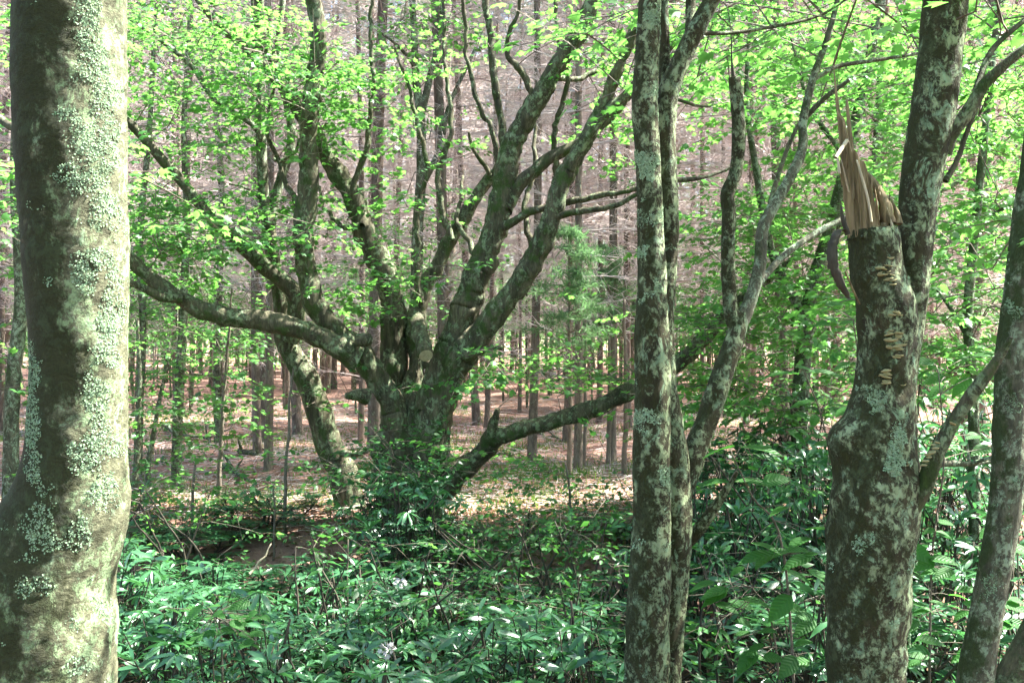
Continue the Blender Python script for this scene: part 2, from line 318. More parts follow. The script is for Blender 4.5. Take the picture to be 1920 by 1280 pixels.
# ------------------------------------------------------------------ pines of the plantation
def make_pine(seed):
    rng = np.random.default_rng(seed); H = rng.uniform(17, 20); r = (.056, .068, .080, .094, .062, .105)[seed]; lean = rng.normal(0, .022, 2)
    root = thing('pine_tree', 'slender straight plantation pine with bare dead twigs on reddish needle floor', 'tree', (0, 0, 0), 'pines of the plantation')
    zz = np.array([-.3, .0, .4, 2, 5, 8, 11, 14, H]); P = np.stack([lean[0] * zz + .04 * np.sin(zz * .5 + seed), lean[1] * zz + .04 * np.cos(zz * .43 + seed), zz], 1)
    R = r * np.array([1.35, 1.25, 1.05, .95, .82, .68, .5, .3, .06])
    t = MB(); t.add(*tube(P, R, 9, .3, .07, 3, seed)); part('trunk', t, M['pinebark'], root)
    tw = MB(); q0, q1, q2, ra = [], [], [], []; s0, s1, s2, sr = [], [], [], []
    z = rng.uniform(1.2, 2.0)
    while z < 14:
        c = np.array([np.interp(z, zz, P[:, 0]), np.interp(z, zz, P[:, 1]), z])
        for b in range(rng.integers(4, 8)):
            if rng.random() < (.12 if z > 4.5 else .12 + .2 * (4.5 - z)): continue
            a = rng.uniform(0, 2 * math.pi); L = rng.uniform(.35, 1.0) * (1.1 + .1 * min(z, 9)); el = rng.uniform(-.05, .42)
            d = np.array([math.cos(a) * math.cos(el), math.sin(a) * math.cos(el), math.sin(el)]); e = c + d * L + np.array([0, 0, -.08 * L * L]); m_ = c + d * L * .5
            q0.append(c); q1.append(m_); q2.append(e); ra.append(.011 + .004 * rng.random())
            for k in range(rng.integers(9, 15)):
                f = rng.uniform(.25, 1); p = (1 - f) ** 2 * c + 2 * f * (1 - f) * m_ + f * f * e; l = rng.uniform(.18, .7) * (1.25 - .6 * f)
                dv = unit(d * .7 + rng.normal(0, .6, 3) * np.array([1, 1, .6])); s0.append(p); s1.append(p + dv * l * .5 + [0, 0, .02]); s2.append(p + dv * l + [0, 0, rng.uniform(-.1, .06)])
                for g in range(3):
                    f2 = rng.uniform(.4, 1); p2 = p + dv * l * f2; dv2 = unit(dv + rng.normal(0, .7, 3)); l2 = l * rng.uniform(.25, .5)
                    s0.append(p2); s1.append(p2 + dv2 * l2 * .5); s2.append(p2 + dv2 * l2)
        z += rng.uniform(.25, .5)
    q0, q1, q2 = map(np.array, (q0, q1, q2)); s0, s1, s2 = map(np.array, (s0, s1, s2))
    V, Fq = thin_tubes(q0, q1, q2, np.array(ra)[:, None], .004); tw.add(V, Fq, np.repeat(rng.random(len(q0)), 12))
    V, Fq = thin_tubes(s0, s1, s2, .0042, .002); tw.add(V, Fq, np.repeat(rng.random(len(s0)), 12)); part('dead_twigs', tw, M['deadtwig'], root, 'stuff')
    cr = MB(); n = 120; zc = rng.uniform(12.5, H + .3, n) ; rad = (H + .8 - zc) / (H - 10) * 2.4 * rng.uniform(.25, 1, n) ** .7; a = rng.uniform(0, 2 * math.pi, n)
    C = np.stack([rad * np.cos(a), rad * np.sin(a), zc + .12 * rad], 1); nn = 16; s = np.repeat(np.arange(n), nn)
    dv = unit(np.stack([np.cos(a), np.sin(a), np.full(n, .25)], 1)[s] * .7 + rng.normal(0, .7, (n * nn, 3)))
    scatter(cr, BLADE, C[s] + rng.normal(0, .07, (n * nn, 3)), dv, rng.normal(0, 1, (n * nn, 3)), rng.uniform(.16, .3, n * nn), rng.random(n * nn))
    pr = C * np.array([0, 0, 1.]) - np.array([0, 0, .3]); cr.add(*thin_tubes(pr, (pr + C) / 2 + [0, 0, .05], C, .012, .004)); part('crown', cr, M['needle'], root, 'stuff')
    return root
rng = np.random.default_rng(11)
fixed = [(1078, 885), (1148, 862), (997, 868), (893, 792), (912, 806), (833, 872), (972, 772), (505, 890), (480, 798), (612, 742), (1060, 832), (700, 852), (1258, 860), (1120, 790), (1032, 742), (560, 812), (330, 812), (75, 820), (130, 780), (1322, 795), (1400, 800), (1455, 775), (1500, 800)]
spots = []
for px, py in fixed:
    d = 2000 * 1.65 / (py - 640); spots.append(((px - 960) / F * d, d))
row = 15.0
while row < 63:
    x = -.5 * row - 1 + rng.uniform(0, 1.5)
    while x < .5 * row + 2:
        p = (x + rng.normal(0, .4), row + rng.normal(0, .5))
        ok = min((p[0] - a) ** 2 + (p[1] - b) ** 2 for a, b in spots) > 1.5 ** 2
        if ok and len(spots) < 296: spots.append(p)
        x += 2.45
    row += 2.55
for p in ((9.5, 11.5), (-9, 11), (12.5, 13)): spots.append(p)  # out of view; the right-hand pair is added to cast shade
protos = [make_pine(s) for s in range(6)]
for i, (x, y) in enumerate(spots):
    o = protos[i % 6]; loc = (x, y, float(gz(x, y))); rz = rng.uniform(0, 6.28); s = rng.uniform(.86, 1.14) * (.88 if i < len(fixed) else 1)
    if i < 6: o.location = loc; o.rotation_euler = (0, 0, rz); o.scale = (s, s, s)
    else: o = copy_tree(o, loc, rz, s)
    pxx = 960 + x / y * F
    where = 'behind the near lichen trunk and young maples' if pxx < 450 else 'seen past the limbs of the old gnarled maple' if pxx < 1190 else 'behind the bright spreading maple and splintered tree'
    o['label'] = 'straight plantation pine with dead twigs, ' + where; o['group'] = 'plantation pines ' + where

# low leafy saplings deep in the plantation
def make_under(seed):
    rng = np.random.default_rng(seed); H = rng.uniform(3.2, 4.6); r = thing('understory_sapling', 'sunlit green sapling deep among the plantation pines', 'sapling', (0, 0, 0), 'saplings deep among the pines')
    P = np.array([[0, 0, -.1], [.05, .03, H * .5], [rng.normal(0, .15), rng.normal(0, .15), H]]); m_ = MB(); m_.add(*tube(P, [.03, .022, .008], 6, .3, .05)); part('stem', m_, M['greybark'], r)
    lv, tw = MB(), MB(); foliage(rng, ellpos(rng, (0, 0, H * .62), (.95, .95, H * .42), 70, .1), resample(P, np.ones(3), .2)[0], lv, tw, size=.11, nl=13, L=.5, tpl=OVAL); part('crown', lv, M['leaf_far'], r, 'stuff'); part('twigs', tw, M['twig'], r, 'stuff'); return r
rng = np.random.default_rng(19); UN = [make_under(q) for q in range(3)]
for i in range(150):
    y = rng.uniform(20, 61); x = rng.uniform(-.5, .5) * y; o = UN[i % 3]; loc = (x, y, float(gz(x, y)))
    if i < 3: o.location = loc
    else: copy_tree(o, loc, rng.uniform(0, 6.28), rng.uniform(.6, 1.25))

# ------------------------------------------------------------------ the wood beyond the plantation
rng = np.random.default_rng(5); fw = MB(); n = 4200
d = rng.uniform(64, 105, n); x = rng.uniform(-.62, .62, n) * d; zb = rng.beta(1.0, 1.7, n) * 17 + .3; C = np.stack([x, d, zb + .01 * (d - 30)], 1)
s = np.repeat(np.arange(n), 26); N = len(s)
scatter(fw, DIAM, C[s] + rng.normal(0, 1, (N, 3)) * [1.0, 1.0, .55], unit(rng.normal(0, 1, (N, 3)) * [1, 1, .4]), UP + rng.normal(0, .5, (N, 3)), rng.uniform(.2, .42, N), rng.random(N))
o = obj('far_wood', fw.mesh('far_wood', M['leaf_far']), kind='stuff'); o['label'] = 'bright green leafy wood closing the view behind the pine plantation'; o['category'] = 'wood'
tr = MB()
for k in range(260):
    d = rng.uniform(62, 100); x = rng.uniform(-.6, .6) * d; z0 = float(gz(x, d)); tr.add(*tube([(x, d, z0 - .2), (x + .2, d, 6), (x + rng.normal(0, .6), d, 15)], [.15, .12, .05], 5, 4))
o = obj('far_trunks', tr.mesh('far_trunks', M['greybark']), o, 'stuff')

# ------------------------------------------------------------------ named trees
def limb(root, pts, d, wpx, name='limb', mat='oldbark', n=12, step=.05, knob=.16, freq=5, jit=0.0, seed=1.0, parent=None, cap=True, ridge=0.0):
    """pts: photo points; d: one distance or one per point; wpx: width in photo pixels, one per point or (start, end)"""
    k = len(pts); D = np.full(k, d, float) if np.isscalar(d) else np.interp(np.linspace(0, 1, k), np.linspace(0, 1, len(d)), d)
    W = np.interp(np.linspace(0, 1, k), np.linspace(0, 1, len(wpx)), wpx)
    P = np.array([at(x, y, dd) for (x, y), dd in zip(pts, D)]); R = W / 2 / F * D
    m_ = MB(); m_.add(*tube(P, R, n, step, knob, freq, seed, cap, jit=jit, ridge=ridge)); o_ = part(name, m_, M[mat], root, parent=parent)
    NODES.setdefault(root.name, []).append(resample(P, R, .12)[0]); return o_
NODES = {}
def crown(root, seed, boxes, mat='leaf', ell=(), name='crown', extra=None, **kw):
    rng = np.random.default_rng(seed); B = [boxpos(rng, b) for b in boxes] + [ellpos(rng, *e) for e in ell]; B = np.concatenate(B)
    nodes = np.concatenate(NODES[root.name]) if extra is None else extra
    lv, tw = MB(), MB(); foliage(rng, B, nodes, lv, tw, **kw)
    part(name, lv, M[mat], root, 'stuff'); part('twigs', tw, M['twig'], root, 'stuff')

# the old spreading maple
base = at(765, 985, 10.0); base[2] = float(gz(base[0], 10.0))
om = thing('old_maple_tree', 'old gnarled maple with many mossy crooked limbs fanning from one stout trunk', 'tree', base)
def trunkshape(P, D):
    z = P[:, 2][:, None]; a = np.arctan2(D[..., 1], D[..., 0]); return 1 + .09 * np.sin(5 * a + z * 2) + .05 * np.sin(9 * a - z * 3)
P = np.array([at(770, 1060, 10), at(768, 1000, 10), at(764, 920, 10), at(760, 850, 10), at(768, 780, 10), at(778, 715, 10), at(785, 672, 10)]); R = np.array([.42, .345, .295, .28, .22, .10, .03])
m_ = MB(); m_.add(*tube(P, R, 72, .025, .20, 5, 3, shape=trunkshape, ridge=.2)); part('trunk', m_, M['oldbark'], om); NODES[om.name] = [P[3:]]
L = lambda pts, d, w_, **k: limb(om, pts, d, w_, **{**dict(n=22, step=.03, knob=.22, freq=6, jit=.004, ridge=.16), **k})
L([(752, 940), (752, 830), (725, 752), (690, 700), (668, 652), (632, 628), (600, 592), (576, 545), (560, 475), (563, 400), (571, 300), (568, 225), (580, 140), (588, 75), (580, 0), (560, -120), (575, -300)], (9.9, 9.6, 9.5, 9.4), (30, 50, 46, 43, 40, 38, 42, 40, 38, 38, 36, 32, 34, 30, 30, 24, 10), seed=1)
L([(672, 672), (640, 655), (590, 632), (500, 608), (415, 590), (330, 556), (275, 512), (235, 478), (180, 430), (120, 405), (60, 330)], (9.45, 9.2, 9.0), (50, 44, 38, 38, 36, 30, 27, 24, 18, 12, 6), seed=2)
L([(345, 562), (300, 555), (240, 536), (180, 530), (120, 500)], (9.15, 8.9), (20, 16, 12, 6), seed=3, n=10)
L([(752, 940), (742, 820), (737, 710), (735, 620), (730, 545), (706, 482), (682, 425), (656, 362), (622, 310), (595, 268), (560, 215), (520, 150), (488, 60), (470, -60), (440, -250)], (10.1, 10.2, 10.4), (30, 52, 48, 46, 44, 44, 40, 37, 34, 30, 28, 26, 22, 16, 8), seed=4)
L([(505, 140), (470, 110), (435, 75), (400, 40), (360, -10), (320, -80)], (10.4, 10.5), (18, 14, 8), seed=5, n=10)
L([(520, 160), (500, 90), (490, 20), (482, -80)], (10.35, 10.2), (20, 14), seed=31, n=10)
L([(800, 690), (786, 640), (782, 600), (795, 555), (845, 452), (880, 392), (908, 345), (930, 318), (941, 285), (935, 215), (922, 110), (908, 0), (900, -150)], (10.1, 10.3, 10.3), (48, 46, 38, 30, 26, 24, 22, 20, 16, 14, 14, 13, 8), seed=6)
L([(776, 590), (786, 625), (798, 664)], (9.9, 9.4), (30, 32, 27), name='sawn_stub', seed=7)
mc = MB(); c = at(798.5, 666, 9.385); a = np.arange(14) / 14 * 2 * math.pi; dv = unit(at(798, 664, 9.4) - at(786, 625, 9.65)); s1 = unit(np.cross(dv, UP)); s2 = np.cross(dv, s1)
V = np.concatenate([[c + dv * .012], c + .062 * (s1[None] * np.cos(a)[:, None] + s2[None] * np.sin(a)[:, None]) + dv * .006]); mc.add(V, np.array([[0, 1 + i, 1 + (i + 1) % 14] for i in range(14)])); part('cut_face', mc, M['rawwood'], om)
L([(785, 960), (800, 820), (830, 712), (860, 635), (878, 590), (906, 515), (934, 425), (950, 325), (966, 265), (996, 205), (1030, 140), (1062, 85), (1092, 42), (1108, 0), (1150, -90), (1180, -260)], (9.9, 9.7, 9.6), (40, 62, 58, 56, 54, 51, 46, 44, 40, 38, 36, 33, 31, 28, 20, 8), seed=8)
L([(1000, 190), (985, 140), (960, 105), (958, 70), (972, 20), (978, -40)], (9.65, 9.5), (14, 10, 6), seed=9, n=8)
L([(918, 330), (900, 300), (882, 270), (879, 248)], (10.2, 10.0), (11, 8, 4), seed=10, n=8)
L([(790, 970), (812, 840), (838, 735), (866, 672), (912, 612), (960, 545), (1012, 470), (1036, 410), (1056, 350), (1078, 296), (1118, 230), (1160, 140), (1195, 50), (1230, -80), (1250, -260)], (9.85, 9.4, 9.3), (40, 62, 56, 52, 46, 41, 42, 38, 36, 34, 26, 22, 18, 12, 6), seed=11)
L([(1068, 318), (1095, 268), (1140, 215), (1180, 170), (1240, 110), (1300, 30)], (9.35, 9.3), (24, 18, 8), seed=12, n=10)
L([(948, 395), (972, 352), (1006, 316), (1056, 282), (1120, 240), (1185, 170), (1230, 100)], (9.7, 9.8), (28, 24, 22, 18, 12), seed=13)
L([(945, 425), (972, 408), (1000, 394), (1060, 381), (1130, 370), (1200, 352), (1260, 330)], (9.65, 9.4), (20, 14, 12, 6), seed=14, n=10)
L([(1040, 405), (1075, 398), (1130, 386), (1200, 360)], (9.35, 9.2), (15, 12, 8), seed=15, n=10)
L([(870, 668), (884, 664), (908, 655), (942, 650)], (9.55, 9.4), (20, 14, 9), name='stub', seed=16, n=8)
L([(800, 940), (852, 896), (896, 852), (926, 818), (962, 804), (1032, 785), (1120, 758), (1190, 728), (1268, 680), (1322, 635), (1352, 602), (1385, 560), (1440, 520), (1500, 470)], (9.9, 9.6, 9.7, 9.9), (58, 52, 38, 36, 30, 32, 32, 32, 30, 28, 24, 20, 14, 8), seed=17)
L([(918, 822), (924, 798), (933, 766)], (9.65, 9.55), (26, 18, 9), name='stub', seed=18, n=8)
L([(690, 745), (668, 738), (650, 742)], (9.55, 9.4), (34, 22, 12), name='stub', seed=19, n=8)
L([(672, 640), (686, 636), (689, 640)], (9.3, 9.25), (26, 26, 22), name='stub', seed=20, n=8)
for q, pts_ in enumerate([[(952, 330), (925, 290), (905, 235), (872, 120), (862, 0), (850, -120)], [(1055, 355), (1040, 250), (1058, 130), (1050, 10), (1060, -100)], [(658, 366), (686, 280), (700, 160), (690, 30), (700, -90)], [(564, 402), (528, 345), (504, 250), (515, 160)],
        [(788, 570), (772, 440), (790, 310), (765, 190), (740, 90)], [(848, 448), (832, 330), (852, 210), (832, 70), (840, -60)], [(1000, 490), (985, 400), (1005, 300), (1000, 200)], [(905, 515), (870, 420), (868, 330)], [(1030, 140), (1075, 150), (1130, 120), (1180, 60)], [(682, 425), (640, 430), (615, 400), (600, 350)]]):
    L(pts_, (9.8, 9.6 + .12 * q), (13, 10, 8, 5), seed=40 + q, n=8, step=.05, knob=.15, jit=.01, ridge=0)
crown(om, 21, [(480, 90, 700, 260, 9.2, 9.8, 76), (600, 190, 770, 300, 9.3, 9.9, 40), (560, 370, 770, 480, 9.6, 10.6, 26), (690, 500, 775, 560, 9.5, 9.9, 26), (590, 540, 700, 620, 9.8, 10.4, 14),
    (870, 670, 1190, 735, 9.0, 10.2, 60), (1090, 0, 1230, 330, 9.0, 10.3, 55), (250, 380, 540, 470, 8.8, 9.6, 40), (640, 20, 900, 120, 9.5, 11, 16), (880, 840, 1000, 900, 9.2, 9.8, 12)],
    ell=[((-.6, 9.5, 7.6), (4.4, 3.4, 2.2), 230)], nl=21, size=.058)

# leaning maple beside it
base = at(655, 960, 10.6); base[2] = float(gz(base[0], 10.6))
lm = thing('leaning_maple_tree', 'slim grey maple bending over and splitting in two, close beside the old gnarled maple', 'tree', base)
limb(lm, [(664, 990), (655, 940), (640, 880), (618, 836), (600, 778), (578, 716), (548, 664), (530, 628), (528, 590), (519, 525), (506, 450), (500, 400)], (10.6, 10.5), (66, 58, 54, 52, 48, 46, 40, 34, 28, 25, 26, 24), 'trunk', 'oldbark', 18, .035, .12, 6, seed=2)
limb(lm, [(503, 420), (495, 372), (490, 275), (487, 150), (478, 40), (484, -80), (470, -260)], (10.5, 10.4), (22, 20, 20, 18, 16, 12, 6), 'limb', 'greybark', 12, .05, .1)
limb(lm, [(506, 425), (512, 390), (526, 338), (546, 268), (540, 200), (520, 130), (530, 0), (545, -150)], (10.5, 10.7), (22, 20, 18, 16, 14, 12, 8), 'limb', 'greybark', 12, .05, .1)
limb(lm, [(545, 640), (556, 590), (548, 545), (490, 495), (440, 450), (400, 415), (345, 345), (300, 295), (265, 255), (230, 220), (160, 170), (60, 60)], (10.4, 10.0, 9.6), (34, 36, 34, 30, 26, 22, 22, 20, 18, 17, 12, 6), 'limb', 'oldbark', 12, .05, .14)
limb(lm, [(490, 260), (475, 235), (400, 185), (360, 125), (300, 75), (235, 30), (160, -20)], (10.4, 10.2), (12, 10, 8, 5), 'limb', 'greybark', 8, .08, .1)
limb(lm, [(500, 385), (480, 365), (455, 350), (430, 345)], (10.5, 10.3), (7, 4), 'limb', 'greybark', 6, .08, 0)
limb(lm, [(640, 850), (675, 850), (708, 832)], (10.45, 10.2), (14, 8), 'stub', 'greybark', 8, .08, .1)
limb(lm, [(515, 300), (530, 300), (555, 285), (560, 260)], (10.5, 10.4), (8, 5), 'limb', 'greybark', 6, .08, 0)
crown(lm, 22, [(240, 340, 500, 440, 9.2, 10.4, 75), (250, 420, 480, 520, 9.4, 10.6, 40), (240, 0, 560, 110, 9.4, 11.5, 85), (240, 100, 480, 240, 9.6, 11.5, 60), (420, 40, 560, 170, 9.6, 10.6, 36)],
    ell=[((-3.6, 10.4, 6.6), (2.2, 2.4, 1.6), 90)], nl=21, size=.056)

# near lichen trunk
base = np.array([at(95, 0, 3.2)[0], 3.2, 0.0]); base[2] = float(gz(base[0], 3.2))
nl = thing('lichen_tree', 'thick near trunk with pale green leafy lichen and dark moss and painted shade on one side', 'tree', base)
pts = [(70, 1720), (68, 1500), (70, 1300), (88, 1150), (112, 1030), (135, 930), (143, 850), (148, 740), (149, 640), (145, 530), (139, 430), (134, 300), (130, 150), (132, 0), (138, -250), (150, -900), (120, -1700), (160, -2600)]
wd = [420, 330, 278, 258, 226, 200, 186, 172, 174, 184, 192, 196, 204, 200, 196, 180, 140, 50]
P = np.array([at(x, y, 3.2) for x, y in pts]); R = np.array(wd) / 2 / F * 3.2; NODES[nl.name] = [P[14:]]
def bigshape(P, D):
    z = P[:, 2][:, None]; left = np.clip(-D[..., 0], 0, 1); s = 1 + .75 * left ** 2 * sstep(1.35, .55, z)
    s += .16 * np.exp(-((z - 1.16) / .07) ** 2) * np.clip(D[..., 0] * .9 - D[..., 1] * .2, 0, 1) ** 6 - .10 * np.exp(-((z - .95) / .08) ** 2) * np.clip(D[..., 0], 0, 1) ** 4
    return s
V, Fs = tube(P, R, 84, .014, .035, 5, 1, shape=bigshape)
for i in range(len(V)):
    v = V[i]
    if v[2] < 3.4: V[i, :2] += (v[:2] - base[:2]) * .018 * fbm((v[0] * 1.2, v[1] * 1.2, v[2] * 4.5), 22, 3)
m_ = MB(); m_.add(V, Fs); part('trunk', m_, M['bigbark'], nl)
rng = np.random.default_rng(3); lc = MB(); vn = len(V) - 1; T = V[:vn].reshape(-1, 84, 3); cen = T.mean(1)
pos, nor = [], []
rows_ = np.where((cen[:, 2] > .3) & (cen[:, 2] < 3.3))[0]
PATCH = [(165, 30, 40, 60), (175, 110, 34, 60), (190, 190, 36, 50), (165, 270, 52, 55), (185, 300, 45, 60), (150, 335, 45, 45), (195, 400, 38, 60), (118, 212, 28, 20), (205, 230, 22, 90), (185, 480, 30, 36), (165, 520, 30, 40),
    (210, 560, 24, 80), (205, 640, 26, 60), (185, 740, 34, 80), (190, 830, 44, 50), (165, 860, 40, 40), (195, 920, 30, 40), (150, 1000, 24, 40), (190, 1140, 30, 30), (60, 800, 22, 90), (70, 1000, 40, 60), (60, 700, 16, 60), (140, 1250, 30, 24), (60, 1100, 30, 30)]
for q in range(230000):
    i = rng.choice(rows_); j = rng.integers(0, 84); v = T[i, j] + (T[i, (j + 1) % 84] - T[i, j]) * rng.random(); v = v + (T[i + 1, j] - T[i, j]) * rng.random(); nn = unit(v - cen[i])
    if nn[1] > .35: continue
    px, py = 960 + v[0] / v[1] * F, 640 - (v[2] - CAMZ) / v[1] * F
    val = max(math.exp(-((px - a) / rx) ** 2 - ((py - b) / ry) ** 2) for a, b, rx, ry in PATCH) + .55 * fbm(v, 13, 4)
    if val > .40 + .42 * rng.random() ** 1.5 and noise.noise(Vector(v * 90)) > -.35: pos.append(v); nor.append(nn)
pos = np.array(pos); nor = np.array(nor); n = len(pos); print('lichen flakes', n)
tip = unit(np.cross(nor, rng.normal(0, 1, (n, 3)))) + nor * rng.uniform(.05, .4, n)[:, None]
RUF = (np.array([[-.3, 0, 0], [.3, 0, 0], [.55, .6, .18], [.12, 1, .05], [-.2, .75, .25], [-.55, .5, .02]]), np.array([[0, 1, 2], [0, 2, 3], [0, 3, 4], [0, 4, 5]]))
scatter(lc, RUF, pos, tip, nor + rng.normal(0, .35, (n, 3)), rng.uniform(.0028, .006, n), np.clip(rng.normal(.5, .28, n), 0, 1)); part('lichen', lc, M['lichen'], nl, 'stuff', False)
limb(nl, [(110, 200), (30, 240), (-40, 190), (-120, 170)], (3.25, 3.9), (14, 18, 10, 5), 'limb', 'oldbark', 8, .06, .1)
crown(nl, 23, [(-60, 290, 45, 420, 4.0, 5.0, 12)], ell=[((-1.9, 1.6, 7.2), (3.4, 3.6, 1.4), 300)], nl=21, size=.056)  # upper crown is enlarged out of view to hold back sky light

# triple-stemmed blotched tree
base = at(1228, 640, 4.4); base[2] = float(gz(base[0], 4.4))
tt = thing('forked_lichen_tree', 'blotchy lichen covered tree splitting into several upright stems, one of them snapped off', 'tree', base)
K = dict(mat='paintbark', n=28, step=.02, knob=.10, freq=7)
limb(tt, [(1215, 1480), (1212, 1280), (1216, 1130), (1222, 980), (1222, 850), (1222, 740), (1222, 640), (1222, 560), (1221, 480), (1219, 390), (1215, 300), (1209, 200), (1213, 110), (1218, 0), (1222, -150), (1200, -500), (1230, -900)], 4.35, (110, 88, 82, 74, 70, 68, 66, 58, 52, 48, 46, 48, 46, 40, 38, 30, 8), 'trunk', **K)
limb(tt, [(1245, 1440), (1246, 1280), (1255, 1130), (1262, 1000), (1258, 860), (1243, 740), (1238, 640), (1244, 540), (1252, 440), (1250, 340), (1248, 240), (1254, 175), (1278, 112), (1310, 48), (1338, -5), (1400, -120), (1440, -300)], 4.45, (90, 64, 66, 74, 66, 58, 50, 44, 42, 40, 38, 40, 36, 34, 30, 20, 8), 'stem', seed=2, **K)
limb(tt, [(1250, 250), (1246, 170), (1246, 90), (1243, 0), (1238, -140), (1255, -300)], (4.5, 4.55), (24, 22, 20, 18, 10), 'stem', seed=3, **{**K, 'n': 14})
limb(tt, [(1290, 95), (1296, 50), (1295, 0), (1300, -120)], (4.47, 4.6), (26, 22, 12), 'stem', seed=4, **{**K, 'n': 12})
limb(tt, [(1262, 1000), (1280, 920), (1305, 842), (1330, 775), (1358, 692), (1378, 635), (1390, 590)], (4.5, 4.7), (36, 42, 44, 42, 40, 36, 34), 'stem', seed=5, **{**K, 'n': 20})
limb(tt, [(1384, 622), (1370, 578), (1365, 475), (1367, 402), (1364, 365), (1380, 320), (1385, 250), (1382, 190), (1377, 146)], (4.68, 4.7), (34, 28, 26, 27, 25, 26, 26, 24, 22), 'snapped_stem', seed=6, **{**K, 'n': 16})
limb(tt, [(1376, 150), (1372, 112), (1370, 50), (1360, 0)], 4.7, (10, 3, 2, 1), 'splinter', 'darkbark', 6, .05, 0)
limb(tt, [(1383, 615), (1405, 568), (1424, 500), (1430, 430), (1450, 388), (1486, 325), (1505, 275), (1506, 225), (1525, 145), (1550, 75), (1570, 0), (1590, -120)], (4.68, 5.0), (34, 26, 23, 22, 22, 20, 18, 17, 14, 11, 10, 6), 'stem', 'greybark', 14, .03, .1, 7)
limb(tt, [(1424, 530), (1442, 508), (1475, 475), (1525, 440), (1585, 408), (1650, 380)], (4.8, 5.4), (15, 13, 12, 8), 'limb', 'greybark', 8, .05, .08)
limb(tt, [(1506, 225), (1545, 185), (1592, 150)], (4.95, 4.9), (11, 10, 8), 'limb', 'greybark', 8, .05, .08)
limb(tt, [(1525, 150), (1570, 125), (1650, 112), (1725, 100)], (4.95, 5.2), (9, 8, 6), 'limb', 'greybark', 8, .05, .05)
limb(tt, [(1440, 410), (1450, 360), (1480, 270), (1520, 190)], (4.85, 5.1), (11, 9, 5), 'limb', 'oldbark', 8, .05, .08)
limb(tt, [(1275, 1020), (1300, 1003), (1330, 965), (1360, 920), (1382, 884)], (4.5, 4.4), (34, 26, 22, 15, 8), 'stub', **{**K, 'n': 14})
limb(tt, [(1262, 338), (1300, 336), (1330, 330), (1372, 314)], (4.5, 4.6), (10, 7, 5), 'limb', 'oldbark', 8, .05, .1)
limb(tt, [(1262, 185), (1280, 190), (1305, 198), (1332, 200)], (4.5, 4.6), (8, 6, 4), 'limb', 'oldbark', 8, .05, .1)
limb(tt, [(1310, 62), (1370, 62), (1450, 50), (1535, 30), (1600, -10)], (4.5, 4.9), (9, 7, 4), 'limb', 'oldbark', 8, .05, .1)
def flakes(root, seed, ctr, n, size, thr):
    """lichen rosettes on a stem that runs through the photo points ctr = [(x, y, width)], distance d"""
    rng = np.random.default_rng(seed); pos, nor = [], []
    pts, d = ctr; A = np.array([[*at(x, y, d), w_ / 2 / F * d] for x, y, w_ in pts])
    for q in range(n):
        s = rng.uniform(0, len(A) - 1.001); i = int(s); a = A[i] + (A[i + 1] - A[i]) * (s - i); th = rng.uniform(-math.pi, .0); nn = np.array([math.cos(th), math.sin(th), 0])
        p = a[:3] + nn * a[3] * .98
        if fbm(p, 9, 4) > thr: pos.append(p); nor.append(nn)
    pos = np.array(pos); nor = np.array(nor); n = len(pos); mb = MB()
    tip = unit(np.cross(nor, rng.normal(0, 1, (n, 3)))) + nor * rng.uniform(.0, .6, n)[:, None]
    scatter(mb, RUF, pos, tip, nor + rng.normal(0, .3, (n, 3)), rng.uniform(*size, n), rng.random(n)); part('lichen', mb, M['lichen'], root, 'stuff', False)
flakes(tt, 1, ([(1212, 1280, 84), (1222, 980, 72), (1222, 740, 66), (1222, 560, 56), (1219, 390, 47), (1209, 200, 47), (1218, 0, 40)], 4.35), 30000, (.0045, .009), .30)
crown(tt, 24, [(1270, 0, 1420, 120, 4.8, 7, 26), (1240, -200, 1500, 0, 4.5, 6, 26)], ell=[((3.9, 6.3, 6.5), (1.8, 2.0, 1.4), 230)], nl=14, size=.065)  # out-of-view crown mass is set off the stem to shade the hollow

# splintered snag with live leader
base = at(1628, 640, 3.7); base[2] = float(gz(base[0], 3.7))
sn = thing('splintered_tree', 'broken mossy trunk with jagged splintered top, tan shelf fungi and one living leader', 'tree', base)
def snshape(P, D):
    z = P[:, 2][:, None]; return 1 + .42 * np.exp(-((z - at(0, 828, 3.7)[2]) / .075) ** 2) * np.clip(-D[..., 0] - .15 * D[..., 1], 0, 1) ** 4
pts = [(1625, 1480), (1624, 1280), (1628, 1140), (1636, 1010), (1642, 930), (1645, 865), (1652, 790), (1660, 720), (1664, 640), (1658, 565), (1646, 510), (1638, 455), (1636, 430)]
P = np.array([at(x, y, 3.7) for x, y in pts]); R = np.array([190, 140, 148, 164, 164, 148, 124, 112, 106, 108, 100, 94, 88]) / 2 / F * 3.7; NODES[sn.name] = []
m_ = MB(); m_.add(*tube(P, R, 44, .016, .10, 8, 9, shape=snshape)); part('trunk', m_, M['paintbark'], sn)
